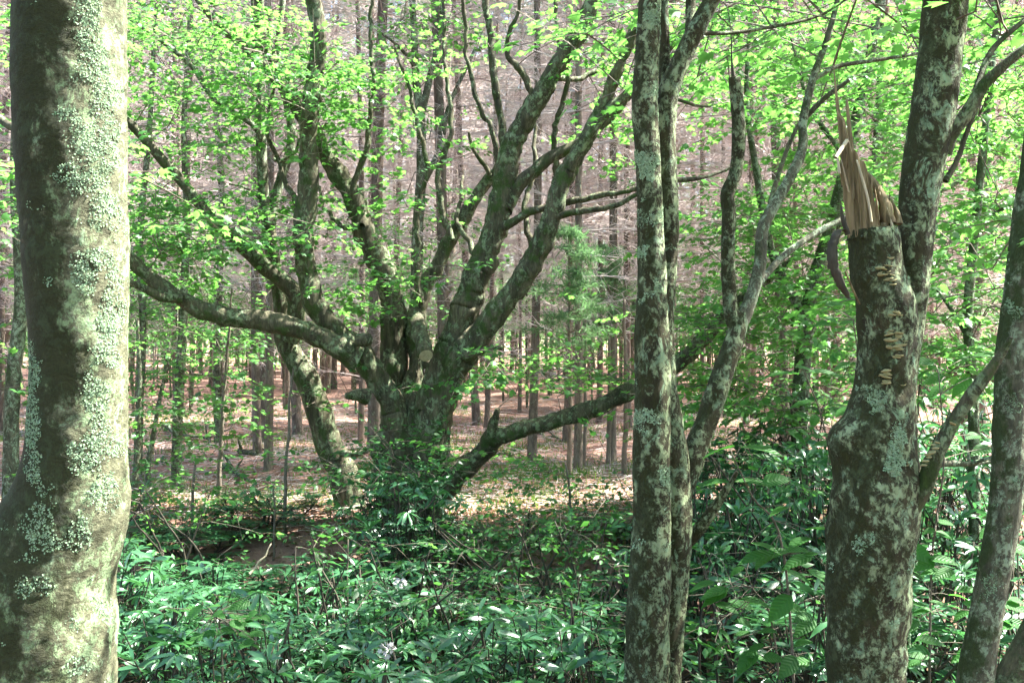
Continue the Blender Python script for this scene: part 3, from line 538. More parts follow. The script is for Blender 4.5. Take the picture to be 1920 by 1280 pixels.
def splinter(name, cx, r, ybase, prof, mat, seed, lean=-.12, jag=.03, a0=0.0, a1=2 * math.pi, dd=3.7):
    rng = np.random.default_rng(seed); n = 96; A = np.linspace(a0, a1, n); ro = np.zeros(n); mb = MB(); b = at(cx, ybase, dd); rows = []
    h = np.interp(A, [q[0] for q in prof], [q[1] for q in prof]); i = 0
    while i < n:
        k = rng.integers(2, 8); h[i:i + k] += rng.normal(0, jag); ro[i:i + k] = rng.normal(0, .07); h[i:i + k] -= np.abs(np.arange(len(h[i:i + k])) - len(h[i:i + k]) / 2) * .006; i += k
    h = np.maximum(h, .012); lv = [0, .3, .6, .85, 1.0]
    for f in lv:
        z = h * f; rr = r * (1 + ro * min(1, f * 3) + .03 * np.sin(A * 11 + seed) + .04 * rng.normal(0, 1, n) * (f > 0)) * (1 - .35 * z / max(h.max(), .01))
        rows.append(np.stack([b[0] + lean * z + rr * np.cos(A), b[1] + rr * np.sin(A), b[2] - .02 + z], 1))
    z = h * .93; rr = r * .62 * (1 - .3 * z / h.max()); rows.append(np.stack([b[0] + lean * z + rr * np.cos(A), b[1] + rr * np.sin(A), b[2] - .02 + z], 1))
    z = np.minimum(h * .35, .05 + 0 * h); rr = r * .45; rows.append(np.stack([b[0] + lean * z + rr * np.cos(A), b[1] + rr * np.sin(A), b[2] - .02 + z], 1))
    V = np.concatenate(rows); m = len(rows); i_ = np.arange(m - 1)[:, None] * n; j = np.arange(n - 1)[None]; Fq = np.stack([i_ + j, i_ + j + 1, i_ + n + j + 1, i_ + n + j], -1).reshape(-1, 4)
    mb.add(V, Fq); part(name, mb, M[mat], sn, smooth=False)
# angle 0 = right, -pi/2 (3pi/2) = towards the camera
pr = [(0, .06), (.6, .10), (1.5, .16), (2.3, .34), (2.8, .47), (3.3, .44), (3.8, .30), (4.3, .26), (4.7, .22), (4.9, .04), (5.4, .03), (6.283, .06)]
splinter('bark_rim', 1636, .085, 440, [(0, .06), (1.5, .04), (3, .07), (3.8, .02), (4.4, .06), (5, .03), (5.6, .07), (6.283, .06)], 'paintbark', 7, 0, .022)
splinter('splintered_wood', 1633, .076, 436, pr, 'wood', 4, -.14)
limb(sn, [(1588, 330), (1580, 260), (1570, 195), (1563, 122)], 3.72, (12, 12, 7, 1), 'splinter', 'wood', 5, .03, .15, 20)
limb(sn, [(1600, 330), (1594, 260), (1588, 186)], 3.74, (13, 11, 4), 'splinter', 'wood', 5, .03, .15, 20)
limb(sn, [(1567, 296), (1577, 280), (1588, 264)], (3.58, 3.66), (7, 8, 8), 'splinter', 'rawwood', 5, .02, 0)
limb(sn, [(1634, 416), (1628, 375), (1614, 325), (1606, 300)], (3.60, 3.63), (5, 5, 5, 3), 'splinter', 'rawwood', 5, .02, .1, 20)
limb(sn, [(1668, 420), (1660, 385), (1640, 345), (1618, 318)], (3.66, 3.7), (26, 24, 16, 6), 'splinter', 'wood', 6, .02, .3, 30)
limb(sn, [(1686, 420), (1682, 400), (1672, 376)], (3.68, 3.7), (16, 12, 4), 'splinter', 'wood', 6, .02, .3, 30)
for q in range(16):
    f = rng.random() if False else q / 15; x0 = 1574 + 100 * f; y0 = 300 + 105 * f ** .6; hh = 20 + 34 * abs(math.sin(q * 7.1)); dx = 9 * math.sin(q * 3.7)
    limb(sn, [(x0, y0 + 26), (x0 - 3 + dx * .4, y0), (x0 - 8 + dx, y0 - hh)], (3.63 + .1 * abs(math.sin(q * 2.3)), 3.66), (6, 4.5, 1), 'splinter', 'rawwood' if q % 3 == 0 else 'wood', 4, .02, .2, 30)
# hanging strip of bark
m_ = MB(); P, _ = resample([at(1590, 436, 3.63), at(1574, 430, 3.6), at(1563, 452, 3.58), at(1561, 490, 3.57), at(1575, 530, 3.57), at(1592, 560, 3.58)], [1] * 6, .01); n = len(P)
t_ = np.linspace(0, 1, n); hw = .013 * np.sin(np.clip(t_ * 1.02, 0, 1) * math.pi) ** .5 + .004; sd = np.array([.86, -.5, .1]); q = np.array([.45, .8, 0]) * .006
hw = hw * (1 + .14 * np.sin(t_ * 37) * np.sin(t_ * 91)); P = P + rng.normal(0, .0012, P.shape)
V = np.concatenate([P - sd * hw[:, None] - q, P + sd * hw[:, None] - q * .2, P + sd * hw[:, None] + q, P - sd * hw[:, None] + q * .3]); i = np.arange(n - 1)
m_.add(V, np.concatenate([np.stack([a * n + i, b * n + i, b * n + i + 1, a * n + i + 1], -1) for a, b in ((0, 1), (1, 2), (2, 3), (3, 0))])); part('bark_strip', m_, M['darkbark'], sn)
limb(sn, [(1590, 440), (1580, 410), (1577, 385)], 3.63, (12, 8, 3), 'bark_strip', 'darkbark', 6, .02, .2, 20)
limb(sn, [(1585, 510), (1600, 545), (1612, 570)], (3.58, 3.62), (4, 4, 3), 'bark_strip', 'wood', 5, .02, 0)
# living leader, its branches, the broken side branch
K2 = dict(mat='paintbark', n=30, step=.02, knob=.07, freq=7)
limb(sn, [(1690, 760), (1694, 680), (1702, 600), (1712, 500), (1720, 400), (1733, 300), (1751, 200), (1763, 100), (1773, 0), (1785, -120), (1800, -400), (1780, -800)], (3.78, 3.85), (50, 56, 62, 66, 70, 78, 82, 80, 84, 80, 60, 14), 'leader', seed=5, **K2)
limb(sn, [(1765, 285), (1780, 252), (1815, 210), (1845, 160), (1880, 125), (1925, 88), (1990, 40)], (3.82, 3.7), (36, 30, 27, 24, 20, 17, 10), 'limb', 'oldbark', 14, .02, .14, 10)
limb(sn, [(1822, 200), (1836, 150), (1862, 92), (1925, 34)], (3.78, 3.9), (14, 12, 9), 'limb', 'oldbark', 8, .03, .1)
limb(sn, [(1772, 340), (1795, 300), (1812, 250), (1836, 190)], (3.84, 3.9), (11, 10, 8), 'limb', 'oldbark', 8, .03, .1)
limb(sn, [(1700, 965), (1730, 920), (1746, 875), (1776, 810), (1815, 750), (1840, 715), (1880, 660), (1896, 632)], (3.65, 3.5), (40, 34, 30, 27, 26, 24, 16, 8), 'broken_limb', 'oldbark', 16, .02, .14, 9, seed=4)
# shelf fungi
rng = np.random.default_rng(8); fg = MB(); a = np.linspace(-math.pi / 2 - 1.35, -math.pi / 2 + 1.35, 9); top = np.stack([np.cos(a), np.sin(a), -.10 + .05 * np.cos(a * 5)], 1); bot = np.stack([np.cos(a) * .8, np.sin(a) * .8, np.full(9, -.34)], 1)
V = np.concatenate([[[0, .35, .16], [0, .35, -.4]], top, bot]); i = np.arange(8)
fg.add(V, np.concatenate([np.stack([0 * i, 2 + i, 3 + i], -1), np.stack([2 + i, 11 + i, 12 + i], -1), np.stack([2 + i, 12 + i, 3 + i], -1), np.stack([0 * i + 1, 12 + i, 11 + i], -1)])); fme = fg.mesh('shelf_fungus', M['fungus'])
cl = [(1662, 478, 1682, 492, 5), (1660, 495, 1684, 535, 14), (1648, 497, 1656, 515, 4), (1675, 572, 1702, 592, 7), (1672, 578, 1686, 590, 3), (1662, 618, 1700, 655, 18), (1676, 664, 1704, 670, 4), (1688, 670, 1704, 722, 18), (1652, 690, 1666, 716, 9), (1692, 780, 1704, 880, 10)]
SPX = np.array([[p[1], p[0]] for p in pts[::-1]]); SPW = np.array([88, 94, 100, 108, 106, 112, 124, 148, 164, 164, 148, 140, 190])
for x0, y0, x1, y1, n in cl:
    for k in range(int(n * 1.7)):
        px, py = rng.uniform(x0, x1), rng.uniform(y0, y1); cx = np.interp(py, SPX[:, 0], SPX[:, 1]); hw = np.interp(py, SPX[:, 0], SPW) / 2
        u = np.clip((px - cx) / hw, -.93, .93); dd = 3.7 - math.sqrt(1 - u * u) * hw / F * 3.7 * .97; o = obj('shelf_fungus', fme, sn); o.location = at(px, py, dd) - base
        s = rng.uniform(.009, .018); o.scale = (s * 1.1, s, s * 1.1); o.rotation_euler = (rng.normal(0, .12), rng.normal(0, .15), math.asin(u) * .7)
for px, py in [(1733, 862), (1740, 855), (1737, 850), (1745, 846), (1752, 838), (1748, 832), (1756, 828), (1785, 792), (1731, 870)]:
    o = obj('shelf_fungus', fme, sn); o.location = at(px, py, 3.56) - base; s = rng.uniform(.011, .017); o.scale = (s * 1.1, s, s * 1.1); o.rotation_euler = (0, rng.normal(0, .15), .4)
flakes(sn, 5, ([(1624, 1280, 142), (1636, 1010, 166), (1645, 865, 150), (1660, 720, 112), (1664, 640, 106), (1650, 520, 102)], 3.7), 34000, (.004, .008), .34)
flakes(sn, 6, ([(1712, 500, 66), (1733, 300, 78), (1751, 200, 82), (1763, 100, 80), (1773, 0, 84)], 3.84), 24000, (.0035, .0075), .26)
crown(sn, 25, [(1830, 0, 1990, 130, 3.8, 5, 16), (1600, -250, 1950, -20, 4, 6, 30)], ell=[((4.9, 2.2, 6.2), (2.2, 2.6, 1.3), 220)], nl=14, size=.065)  # unseen upper crown is enlarged and shifted to steer the shade

# right-hand slim trunk and the dark one behind it
base = at(1815, 640, 4.0); base[2] = float(gz(base[0], 4.0)); rt = thing('slim_blotched_tree', 'slim pale blotched trunk leaning away beyond the splintered tree', 'tree', base)
limb(rt, [(1795, 1480), (1828, 1280), (1853, 1130), (1871, 1035), (1888, 920), (1893, 800), (1897, 690), (1908, 600), (1925, 450), (1945, 300), (1968, 150), (1990, 0), (2030, -300), (2080, -700)], 4.0, (84, 66, 58, 60, 58, 60, 62, 62, 60, 58, 56, 54, 40, 10), 'trunk', seed=7, **{**K2, 'mat': 'greybark'})
flakes(rt, 7, ([(1853, 1130, 58), (1888, 920, 58), (1893, 800, 60), (1908, 600, 62), (1925, 450, 60)], 4.0), 14000, (.004, .008), .34)
crown(rt, 26, [(1880, -200, 2100, 60, 4, 5.4, 20)], ell=[((2.4, 4.0, 4.4), (1.3, 1.3, 1.0), 30)], nl=14, size=.065)
base = at(1890, 640, 4.1); base[2] = float(gz(base[0], 4.1)); dk = thing('dark_tree', 'dark mossy stem leaning out of view at the foot of the slim blotched trunk', 'tree', base)
limb(dk, [(1860, 1450), (1890, 1290), (1925, 1220), (1975, 1100), (2050, 950), (2160, 700), (2230, 300)], 4.1, (70, 60, 56, 50, 46, 40, 10), 'trunk', 'oldbark', 20, .03, .15, 7)
crown(dk, 27, [(2040, 250, 2300, 500, 4, 5, 14)], nl=14, size=.065)

# mid-distance hardwoods between the old maple and the pines
def hardwood(name, label, base_px, d, stems, boxes, seed, mat='greybark', leaf='leaf', ell=(), **kw):
    b = np.array([(base_px - 960) / F * d, d, 0]); b[2] = float(gz(b[0], d)); r = thing(name, label, 'tree', b)
    gy_ = 640 + (CAMZ - b[2] + .1) / d * F
    for q, (pts, ww) in enumerate(stems):
        if q == 0: pts = [(base_px, gy_)] + pts; ww = (ww[0] * 1.15,) + ww
        limb(r, pts, d if q == 0 else (d, d + (.3 if q % 2 else -.3)), ww, 'trunk' if q == 0 else 'limb', mat, 9, .15, .1, 4, seed=q + seed)
    crown(r, seed, boxes, leaf, ell, **kw); return r
hardwood('forked_maple_tree', 'thin grey maple forking high up among the pines behind the old gnarled maple', 778, 14, [([(780, 700), (782, 465), (790, 320), (788, 220), (780, 150), (776, 60), (770, -60)], (24, 20, 16, 14, 10)), ([(790, 215), (812, 120), (826, 60), (832, -40)], (14, 8)), ([(782, 130), (750, 90), (712, 60)], (8, 4)), ([(800, 330), (825, 280), (842, 200), (892, 90)], (14, 6))],
    [(700, 380, 900, 470, 13, 15, 40), (690, -20, 900, 100, 13, 15, 50), (760, 200, 860, 300, 13.4, 14.6, 14)], 41, size=.075, nl=19, tpl=OVAL)
hardwood('young_maple_tree', 'young maple with sparse leaf sprays and a thin dark stem left of the leaning maple', 330, 12.5, [([(335, 760), (345, 560), (350, 400), (345, 250), (352, 100), (360, -60)], (18, 15, 12, 9, 5))], [(240, 470, 420, 640, 11.6, 13.2, 55), (300, 560, 430, 700, 11.6, 12.8, 60), (240, 240, 440, 340, 11.5, 13.5, 34)], 42, size=.072, nl=18, tpl=OVAL)
hardwood('young_maple_tree', 'young leafy maple with a pale sunlit stem just behind the near lichen trunk', 258, 13, [([(262, 760), (268, 600), (262, 450), (280, 250), (290, 60), (300, -80)], (15, 13, 9, 5))], [(235, 150, 420, 330, 12, 14, 22), (240, 520, 330, 780, 12, 14, 40), (240, -20, 420, 160, 12, 14, 36)], 43, size=.072, nl=18, tpl=OVAL)
hardwood('young_maple_tree', 'bright leafy maple partly hidden on the far side of the near lichen trunk', 20, 9, [([(22, 760), (40, 560), (30, 300), (45, 60), (40, -120)], (28, 24, 18, 8))], [(-60, 0, 60, 330, 7.5, 10, 70), (-60, 290, 60, 420, 7.5, 9, 24), (-80, 500, 60, 800, 8.5, 10, 40)], 44, size=.064, nl=18)
hardwood('spreading_maple_tree', 'bright green spreading maple filling the gap between forked and splintered trees', 1500, 9.5, [([(1500, 760), (1520, 560), (1560, 420), (1600, 250), (1640, 60), (1660, -100)], (30, 26, 20, 10)), ([(1512, 600), (1450, 480), (1420, 330), (1400, 180), (1410, 0)], (18, 14, 6)), ([(1560, 430), (1640, 380), (1760, 360), (1860, 300)], (14, 6)), ([(1590, 300), (1520, 200), (1480, 60)], (12, 4))],
    [(1280, 0, 1700, 230, 8.5, 11.5, 230), (1400, 180, 1700, 420, 8.5, 11, 130), (1300, 380, 1480, 520, 9, 10.5, 46), (1440, 400, 1640, 560, 8.6, 10.5, 80), (1280, 500, 1420, 620, 9, 10.6, 30), (1450, 540, 1620, 640, 8.6, 10, 50), (1290, 600, 1600, 790, 8.6, 10.5, 130)], 45, size=.062, nl=21, ell=[((2.6, 9.6, 6.6), (2.6, 2.4, 1.5), 90), ((3.9, 6.6, 6.4), (1.7, 1.6, .9), 130)])  # last crown mass is added out of view to shade the middle shrubs
hardwood('understory_maple_tree', 'leafy maple whose wide sprays show between splintered tree and slim blotched trunk', 1830, 7.2, [([(1825, 760), (1815, 600), (1830, 420), (1850, 220), (1870, 20), (1880, -150)], (20, 17, 13, 6)), ([(1820, 640), (1770, 560), (1720, 500)], (9, 4)), ([(1838, 420), (1900, 380), (1990, 350)], (9, 4))],
    [(1760, 0, 1960, 260, 6.6, 8.4, 90), (1740, 380, 1920, 560, 6.2, 7.8, 75), (1720, 560, 1920, 760, 6, 7.6, 75), (1780, 240, 1960, 400, 6.6, 8, 46), (1740, 100, 1860, 330, 8, 9.5, 50)], 46, size=.064, nl=19)
hardwood('background_maple_tree', 'tall pale leafy maple standing behind the spreading maple, before the pines', 1660, 14.5, [([(1655, 600), (1640, 380), (1650, 150), (1660, -80)], (20, 16, 12, 6))], [(1270, 0, 1700, 130, 13, 16, 90), (1480, 100, 1720, 560, 13.5, 16, 150), (1280, 330, 1480, 700, 13.5, 16, 60), (1560, 480, 1920, 740, 12, 15, 110), (1280, 600, 1600, 760, 12.5, 15, 90), (1700, 0, 1960, 480, 12, 15, 140)], 47, leaf='leaf_far', size=.1, nl=17, L=.55, tpl=OVAL)
hardwood('background_maple_tree', 'tall pale leafy maple deep among the pines beyond the young maples', 410, 17, [([(408, 600), (415, 350), (400, 120), (410, -100)], (16, 13, 10, 5))], [(230, 0, 560, 200, 16, 19, 80), (0, 200, 300, 500, 15, 18, 50), (380, 420, 520, 640, 15, 18, 26), (250, 380, 420, 480, 15, 17, 26)], 48, leaf='leaf_far', size=.1, nl=17, L=.55, tpl=OVAL)

# unseen trees added behind the viewer to cut flat sky light
rng = np.random.default_rng(61); b = np.array([-2.0, -6.5, 0.0]); rw = thing('unseen_shade_tree', 'unseen leafy tree added behind the viewer to shade the near trunks', 'tree', b, 'added trees behind the viewer')
P = np.array([b + [0, 0, -.2], b + [.1, 0, 2], b + [0, .2, 5], b + [.1, .1, 9.5]]); m_ = MB(); m_.add(*tube(P, [.2, .16, .12, .03], 10, .2, .08)); part('trunk', m_, M['greybark'], rw)
lv, tw = MB(), MB(); foliage(rng, ellpos(rng, b + [0, 0, 5.6], (2.8, 2.6, 4.2), 330, .1), resample(P, np.ones(4), .2)[0], lv, tw, size=.11, nl=15, L=.6, tpl=OVAL); part('crown', lv, M['leaf'], rw, 'stuff'); part('twigs', tw, M['twig'], rw, 'stuff')
for x, y in ((-7, -5.5), (3.2, -7), (8, -5), (12, -1.5), (-11, -1), (-4.5, -10.5), (1, -11), (6, -11)): copy_tree(rw, (x, y, float(gz(x, y))), rng.uniform(0, 6.28), rng.uniform(.9, 1.2))

# thin saplings in the hollow's far side
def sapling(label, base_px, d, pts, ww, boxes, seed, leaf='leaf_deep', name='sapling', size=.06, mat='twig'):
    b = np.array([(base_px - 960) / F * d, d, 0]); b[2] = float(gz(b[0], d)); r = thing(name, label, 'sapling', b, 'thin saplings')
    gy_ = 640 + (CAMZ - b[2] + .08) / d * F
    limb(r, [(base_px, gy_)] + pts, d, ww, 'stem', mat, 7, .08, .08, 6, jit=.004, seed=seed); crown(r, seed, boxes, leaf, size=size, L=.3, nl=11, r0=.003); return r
sapling('thin dark sapling with tiered leaves to the side of the leaning maple', 537, 9.6, [(540, 880), (545, 800), (546, 745), (550, 690)], (7, 6, 5, 3), [(500, 690, 600, 760, 9.2, 10, 14), (500, 900, 560, 960, 9.2, 9.8, 5)], 51)
sapling('thin sapling with a fuzzy skirt of leaves on the sunlit needle floor', 412, 10.8, [(414, 840), (420, 760), (428, 640), (435, 540)], (10, 8, 6, 3), [(340, 640, 470, 760, 10.2, 11.2, 34), (350, 760, 460, 860, 10.2, 11.2, 24), (380, 560, 470, 650, 10.4, 11.2, 14)], 52, 'leaf')
sapling('paired thin grey sapling nearest the near lichen trunk', 252, 11.4, [(258, 850), (262, 740), (258, 600)], (13, 11, 6), [(240, 640, 330, 800, 11, 12, 26)], 53, mat='greybark')
sapling('slanting thin sapling between the lichen trunk and the sunlit clearing', 272, 12, [(285, 830), (300, 740), (318, 640)], (11, 9, 5), [(250, 700, 380, 860, 11.5, 12.6, 34)], 54, mat='greybark')
sapling('thin bare sapling pole by the gap where sun strikes the needle floor', 1168, 13, [(1172, 800), (1172, 700), (1170, 560)], (11, 10, 8, 5), [(1090, 690, 1190, 760, 12.4, 13.4, 12)], 55, mat='pinebark')
sapling('very thin leaning sapling beside the thick pine past the low limb', 1092, 14, [(1096, 820), (1098, 700), (1100, 560)], (9, 8, 6, 4), [(1050, 660, 1150, 720, 13.6, 14.4, 10)], 56, mat='pinebark')
sapling('low feathery green sapling under the low mossy limb of the old maple', 1075, 9.0, [(1070, 960), (1065, 900), (1060, 870)], (7, 5, 3), [(960, 880, 1180, 960, 8.4, 9.6, 70), (940, 940, 1180, 1010, 8.2, 9.4, 60)], 57, size=.045)
sapling('small leafy seedling at the edge of the sunlit clearing', 360, 9.8, [(362, 900), (366, 870)], (6, 4), [(300, 860, 430, 930, 9.2, 10.2, 46)], 58, 'leaf', size=.05)
sapling('dark twiggy seedling with drooping leaves in front of the sunlit clearing', 512, 9.2, [(516, 960), (512, 910)], (5, 3), [(480, 890, 580, 960, 8.9, 9.5, 10)], 59)

# young white pines with soft blue-green boughs
def young_pine(label, px, d, y0, y1, wpx, n, seed):
    rng = np.random.default_rng(seed); b = np.array([(px - 960) / F * d, d, 0]); b[2] = float(gz(b[0], d)); r = thing('young_pine_tree', label, 'tree', b, 'young pines')
    top = at(px, y0 - 40, d)[2]; m_ = MB(); m_.add(*tube([b - [0, 0, .1], b + [0.02, 0, 1], (b[0], b[1], top)], [.035, .028, .006], 7, .2, .05)); part('trunk', m_, M['pinebark'], r)
    z = rng.uniform(at(px, y1, d)[2], top, n); a = rng.uniform(0, 6.283, n); L_ = wpx / 2 / F * d * rng.uniform(.3, 1, n) * np.interp(z, [z.min(), z.max()], [1, .4])
    E = np.stack([b[0] + L_ * np.cos(a), b[1] + L_ * np.sin(a), z + .12 * L_], 1); S = np.stack([np.full(n, b[0]), np.full(n, b[1]), z], 1)
    tw = MB(); tw.add(*thin_tubes(S, (S + E) / 2 + [0, 0, .04], E, .007, .003)); part('branches', tw, M['twig'], r, 'stuff')
    cr = MB(); k = 90; s = np.repeat(np.arange(n), k); f = rng.uniform(.35, 1.02, n * k) ** .8; pos = S[s] + (E - S)[s] * f[:, None] + rng.normal(0, .05, (n * k, 3)) * [1, 1, .4]
    dv = unit((E - S)[s] * .8 + rng.normal(0, .5, (n * k, 3))); scatter(cr, BLADE, pos, dv, rng.normal(0, 1, (n * k, 3)), rng.uniform(.07, .14, n * k), rng.random(n * k)); part('needles', cr, M['softneedle'], r, 'stuff')
young_pine('soft blue-green young pine beside the lower limbs of the old maple', 1066, 12.4, 470, 660, 250, 44, 1)
young_pine('soft blue-green young pine peeping between the pine trunks', 1140, 14.5, 500, 640, 150, 40, 2)

# ------------------------------------------------------------------ rhododendrons
LEAFM = []
for q in range(3):
    lb = MB(); lb.add(RHODO[0] * [1, 1, (.7, 1.2, 1.8)[q]], RHODO[1], .25 + .3 * q); LEAFM.append(lb.mesh('leaf', M['rhodo']))
def make_rhodo(seed, H, W, name, label, loc, group, nw=64, single=0, flowers=0, mat='rhodo'):
    rng = np.random.default_rng(seed); r = thing(name, label, 'shrub', loc, group, rng.uniform(0, 6.28) if not single else 0)
    ends = []; st = MB(); k = rng.integers(7, 11)
    for q in range(k):
        a = 2 * math.pi * q / k + rng.normal(0, .3); rad = W * rng.uniform(.2, 1); h = H * rng.uniform(.7, 1) * (1 - .25 * (rad / W) ** 2)
        b0 = np.array([.1 * math.cos(a), .1 * math.sin(a), -.08]); e = np.array([rad * math.cos(a), rad * math.sin(a), h]); m1 = b0 * .6 + e * .4 + [rng.normal(0, .06), rng.normal(0, .06), h * .12]
        st.add(*tube([b0, m1, e], [.014, .011, .006], 5, .12, .1)); ends.append((m1, e))
    W_ = []; q0, q1, q2 = [], [], []
    for q in range(nw):
        m1, e = ends[rng.integers(0, k)]; f = rng.uniform(-.1, 1); p = m1 + (e - m1) * f; t = e * np.array([1, 1, 0]) * rng.uniform(.85, 1.25) + rng.normal(0, .20, 3) * [W, W, 0]
        rr = np.hypot(t[0], t[1]) / W; t[2] = H * (rng.uniform(.35, 1.02) ** .8) * max(.3, 1 - .28 * rr ** 2); W_.append(t); q0.append(p); q2.append(t); q1.append((p + t) / 2 + [0, 0, -.06])
    W_ = np.array(W_); st.add(*thin_tubes(np.array(q0), np.array(q1), W_, .005, .0035)); part('stems', st, M['twig'], r, 'stuff') if False else obj('stems', st.mesh('stems', M['darkbark']), r, 'stuff')
    order = np.argsort(-W_[:, 2]); lv = MB(); P_, T_, N_, S_, R_ = [], [], [], [], []; made = 0
    for q in order:
        n = rng.integers(7, 12); a0 = rng.uniform(0, 6.28); axis = unit(np.array([rng.normal(0, .5), rng.normal(0, .5), 1])); dr = rng.uniform(-.4, .6); sz0 = rng.uniform(.075, .135); tone = rng.random()
        for i in range(n):
            a = a0 + 6.283 * i / n + rng.normal(0, .12); d_ = np.array([math.cos(a), math.sin(a), 0]); tip = unit(d_ + UP * (dr + rng.normal(0, .2)) + axis * .0 - d_ * 0); nn = unit(axis + d_ * .25 + rng.normal(0, .12, 3)); sz = sz0 * rng.uniform(.75, 1.1)
            if made < single:
                side = unit(np.cross(tip, nn)); nn = np.cross(side, tip); o = obj('leaf', LEAFM[rng.integers(0, 3)], r); o.location = W_[q] + d_ * .012
                from mathutils import Matrix
                o.rotation_euler = Matrix(np.stack([side, tip, nn], 1).tolist()).to_euler(); o.scale = (sz, sz, sz); made += 1
            else: P_.append(W_[q] + d_ * .012); T_.append(tip); N_.append(nn); S_.append(sz); R_.append(np.clip(tone * .6 + rng.random() * .4, 0, 1))
    if P_: scatter(lv, RHODO, np.array(P_), np.array(T_), np.array(N_), np.array(S_), np.array(R_)); obj('foliage', lv.mesh('foliage', M[mat]), r, 'stuff')
    for q in range(flowers):
        t = W_[order[q * 3 + 1]] + [0, 0, .05]; n = 22; v = unit(rng.normal(0, 1, (n, 3)) + [0, 0, .7]); fm = MB()
        scatter(fm, MAPLE, np.repeat((t)[None], n, 0) + v * .022, v + rng.normal(0, .3, (n, 3)), rng.normal(0, 1, (n, 3)), np.full(n, .026), rng.random(n)); obj('flower_cluster', fm.mesh('flower_cluster', M['petal']), r)
    return r
rng = np.random.default_rng(77)
RP = [make_rhodo(100 + q, 1.0, .62, 'rhododendron_shrub', 'x', (0, 0, 0), 'rhododendrons filling the hollow', (120, 130, 90, 52, 40)[q]) for q in range(5)]
TOP = {5.0: [(150, 1110), (500, 1130), (760, 1215), (1150, 1240), (1300, 1080), (1550, 1060), (1950, 1060)], 6.0: [(150, 1040), (450, 1050), (760, 1120), (1160, 1160), (1300, 1010), (1600, 980), (1950, 960)],
       7.1: [(150, 985), (420, 975), (650, 985), (900, 1030), (1180, 1050), (1300, 950), (1600, 880), (1950, 860)], 8.3: [(150, 960), (380, 985), (500, 1010), (640, 990), (720, 900), (830, 880), (900, 1000), (1180, 1010), (1300, 870), (1600, 775), (1950, 760)], 9.4: [(150, 930), (330, 950), (440, 1000), (640, 1000), (740, 870), (830, 900), (940, 1000), (1180, 985), (1290, 820), (1600, 720), (1950, 720)]}
nfirst = 0; front = 0
for d, prof in TOP.items():
    px = 120 + rng.uniform(0, 60); stepx = .74 / d * F
    while px < 2010:
        dd = d + rng.normal(0, .22); ty = np.interp(px, [p[0] for p in prof], [p[1] for p in prof]) + rng.normal(10, 66) + (34 if d > 6.5 and px < 1230 and not (d > 8 and 680 < px < 860) else 0); x = (px - 960) / F * dd; g = float(gz(x, dd)); top = CAMZ - (ty - 640) / F * dd
        H = max(.35, top - g); skip = (d < 5.5 and 1130 < px < 1310) or (d == 9.4 and 560 < px < 690)
        if px < 560: zone = 'rhododendron in the sunlit patch beside the near lichen trunk'
        elif px < 960: zone = 'rhododendron with dark glossy leaves in front of the old gnarled maple'
        elif px < 1330: zone = 'rhododendron in deep shade around the foot of the forked lichen tree'
        else: zone = 'rhododendron with glistening leaves around the splintered tree'
        if not skip:
            if d < 6.5 and (px < 830 or px > 1310) and front < 9 and rng.random() < .75:
                fl = 1 if front in (2, 6) else 0; make_rhodo(300 + front, H, .58, 'rhododendron_shrub', ('low rhododendron with whorled leaves, rooted near the viewer\'s bank' if not fl else 'low rhododendron bearing a small white flower cluster') + (' beside the lichen trunk' if px < 830 else ' beside the splintered tree'), (x, dd, g), 'rhododendrons on the near bank', 100, 220, fl); front += 1
            else:
                o = RP[nfirst % 5]; s = H
                if nfirst < 5: o.location = (x, dd, g); c = o
                else: c = copy_tree(o, (x, dd, g))
                c.rotation_euler = (0, 0, rng.uniform(0, 6.28)); ws = rng.uniform(.85, 1.15); c.scale = (ws, ws, s); c['label'] = zone; c['group'] = zone; nfirst += 1
        px += stepx * rng.uniform(.8, 1.35)

# fine-leaved laurels in the shaded middle of the hollow
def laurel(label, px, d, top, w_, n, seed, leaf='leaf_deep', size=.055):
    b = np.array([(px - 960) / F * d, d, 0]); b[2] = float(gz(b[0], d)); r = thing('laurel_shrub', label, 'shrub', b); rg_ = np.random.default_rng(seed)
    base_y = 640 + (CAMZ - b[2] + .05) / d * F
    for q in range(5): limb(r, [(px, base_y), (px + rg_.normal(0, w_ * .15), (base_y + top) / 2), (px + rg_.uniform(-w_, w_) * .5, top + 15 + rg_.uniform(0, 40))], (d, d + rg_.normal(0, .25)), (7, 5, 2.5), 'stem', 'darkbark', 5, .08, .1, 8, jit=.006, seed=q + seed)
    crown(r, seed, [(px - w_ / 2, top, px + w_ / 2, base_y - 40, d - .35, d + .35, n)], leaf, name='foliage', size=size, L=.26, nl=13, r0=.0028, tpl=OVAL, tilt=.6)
laurel('fine-leaved shrub in front of the old maple trunk', 765, 9.1, 835, 190, 130, 81)
make_rhodo(401, CAMZ - (850 - 640) / F * 8.9 - float(gz(-.9, 8.9)), .5, 'rhododendron_shrub', 'tall drooping rhododendron hiding the foot of the old gnarled maple', (-.9, 8.9, float(gz(-.9, 8.9))), None, 90)
laurel('twiggy dark shrub with narrow leaves between old maple and forked tree', 905, 7.6, 960, 220, 80, 82)
laurel('spindly fine-leaved shrub under the long low mossy limb', 1060, 7.4, 940, 200, 80, 83)
laurel('low dark narrow-leaved shrub crowding the foot of the forked lichen tree', 1085, 5.9, 1060, 190, 70, 84)
laurel('loose airy shrub with small leaves in the middle of the hollow', 800, 6.4, 1010, 230, 80, 85)
laurel('small yellowish-leaved shrub rising among the sunlit rhododendrons', 610, 6.8, 985, 170, 50, 86, 'leaf')
laurel('low bright small-leaved shrub at the edge of the sunlit floor', 330, 8.2, 905, 220, 80, 87, 'leaf', .05)
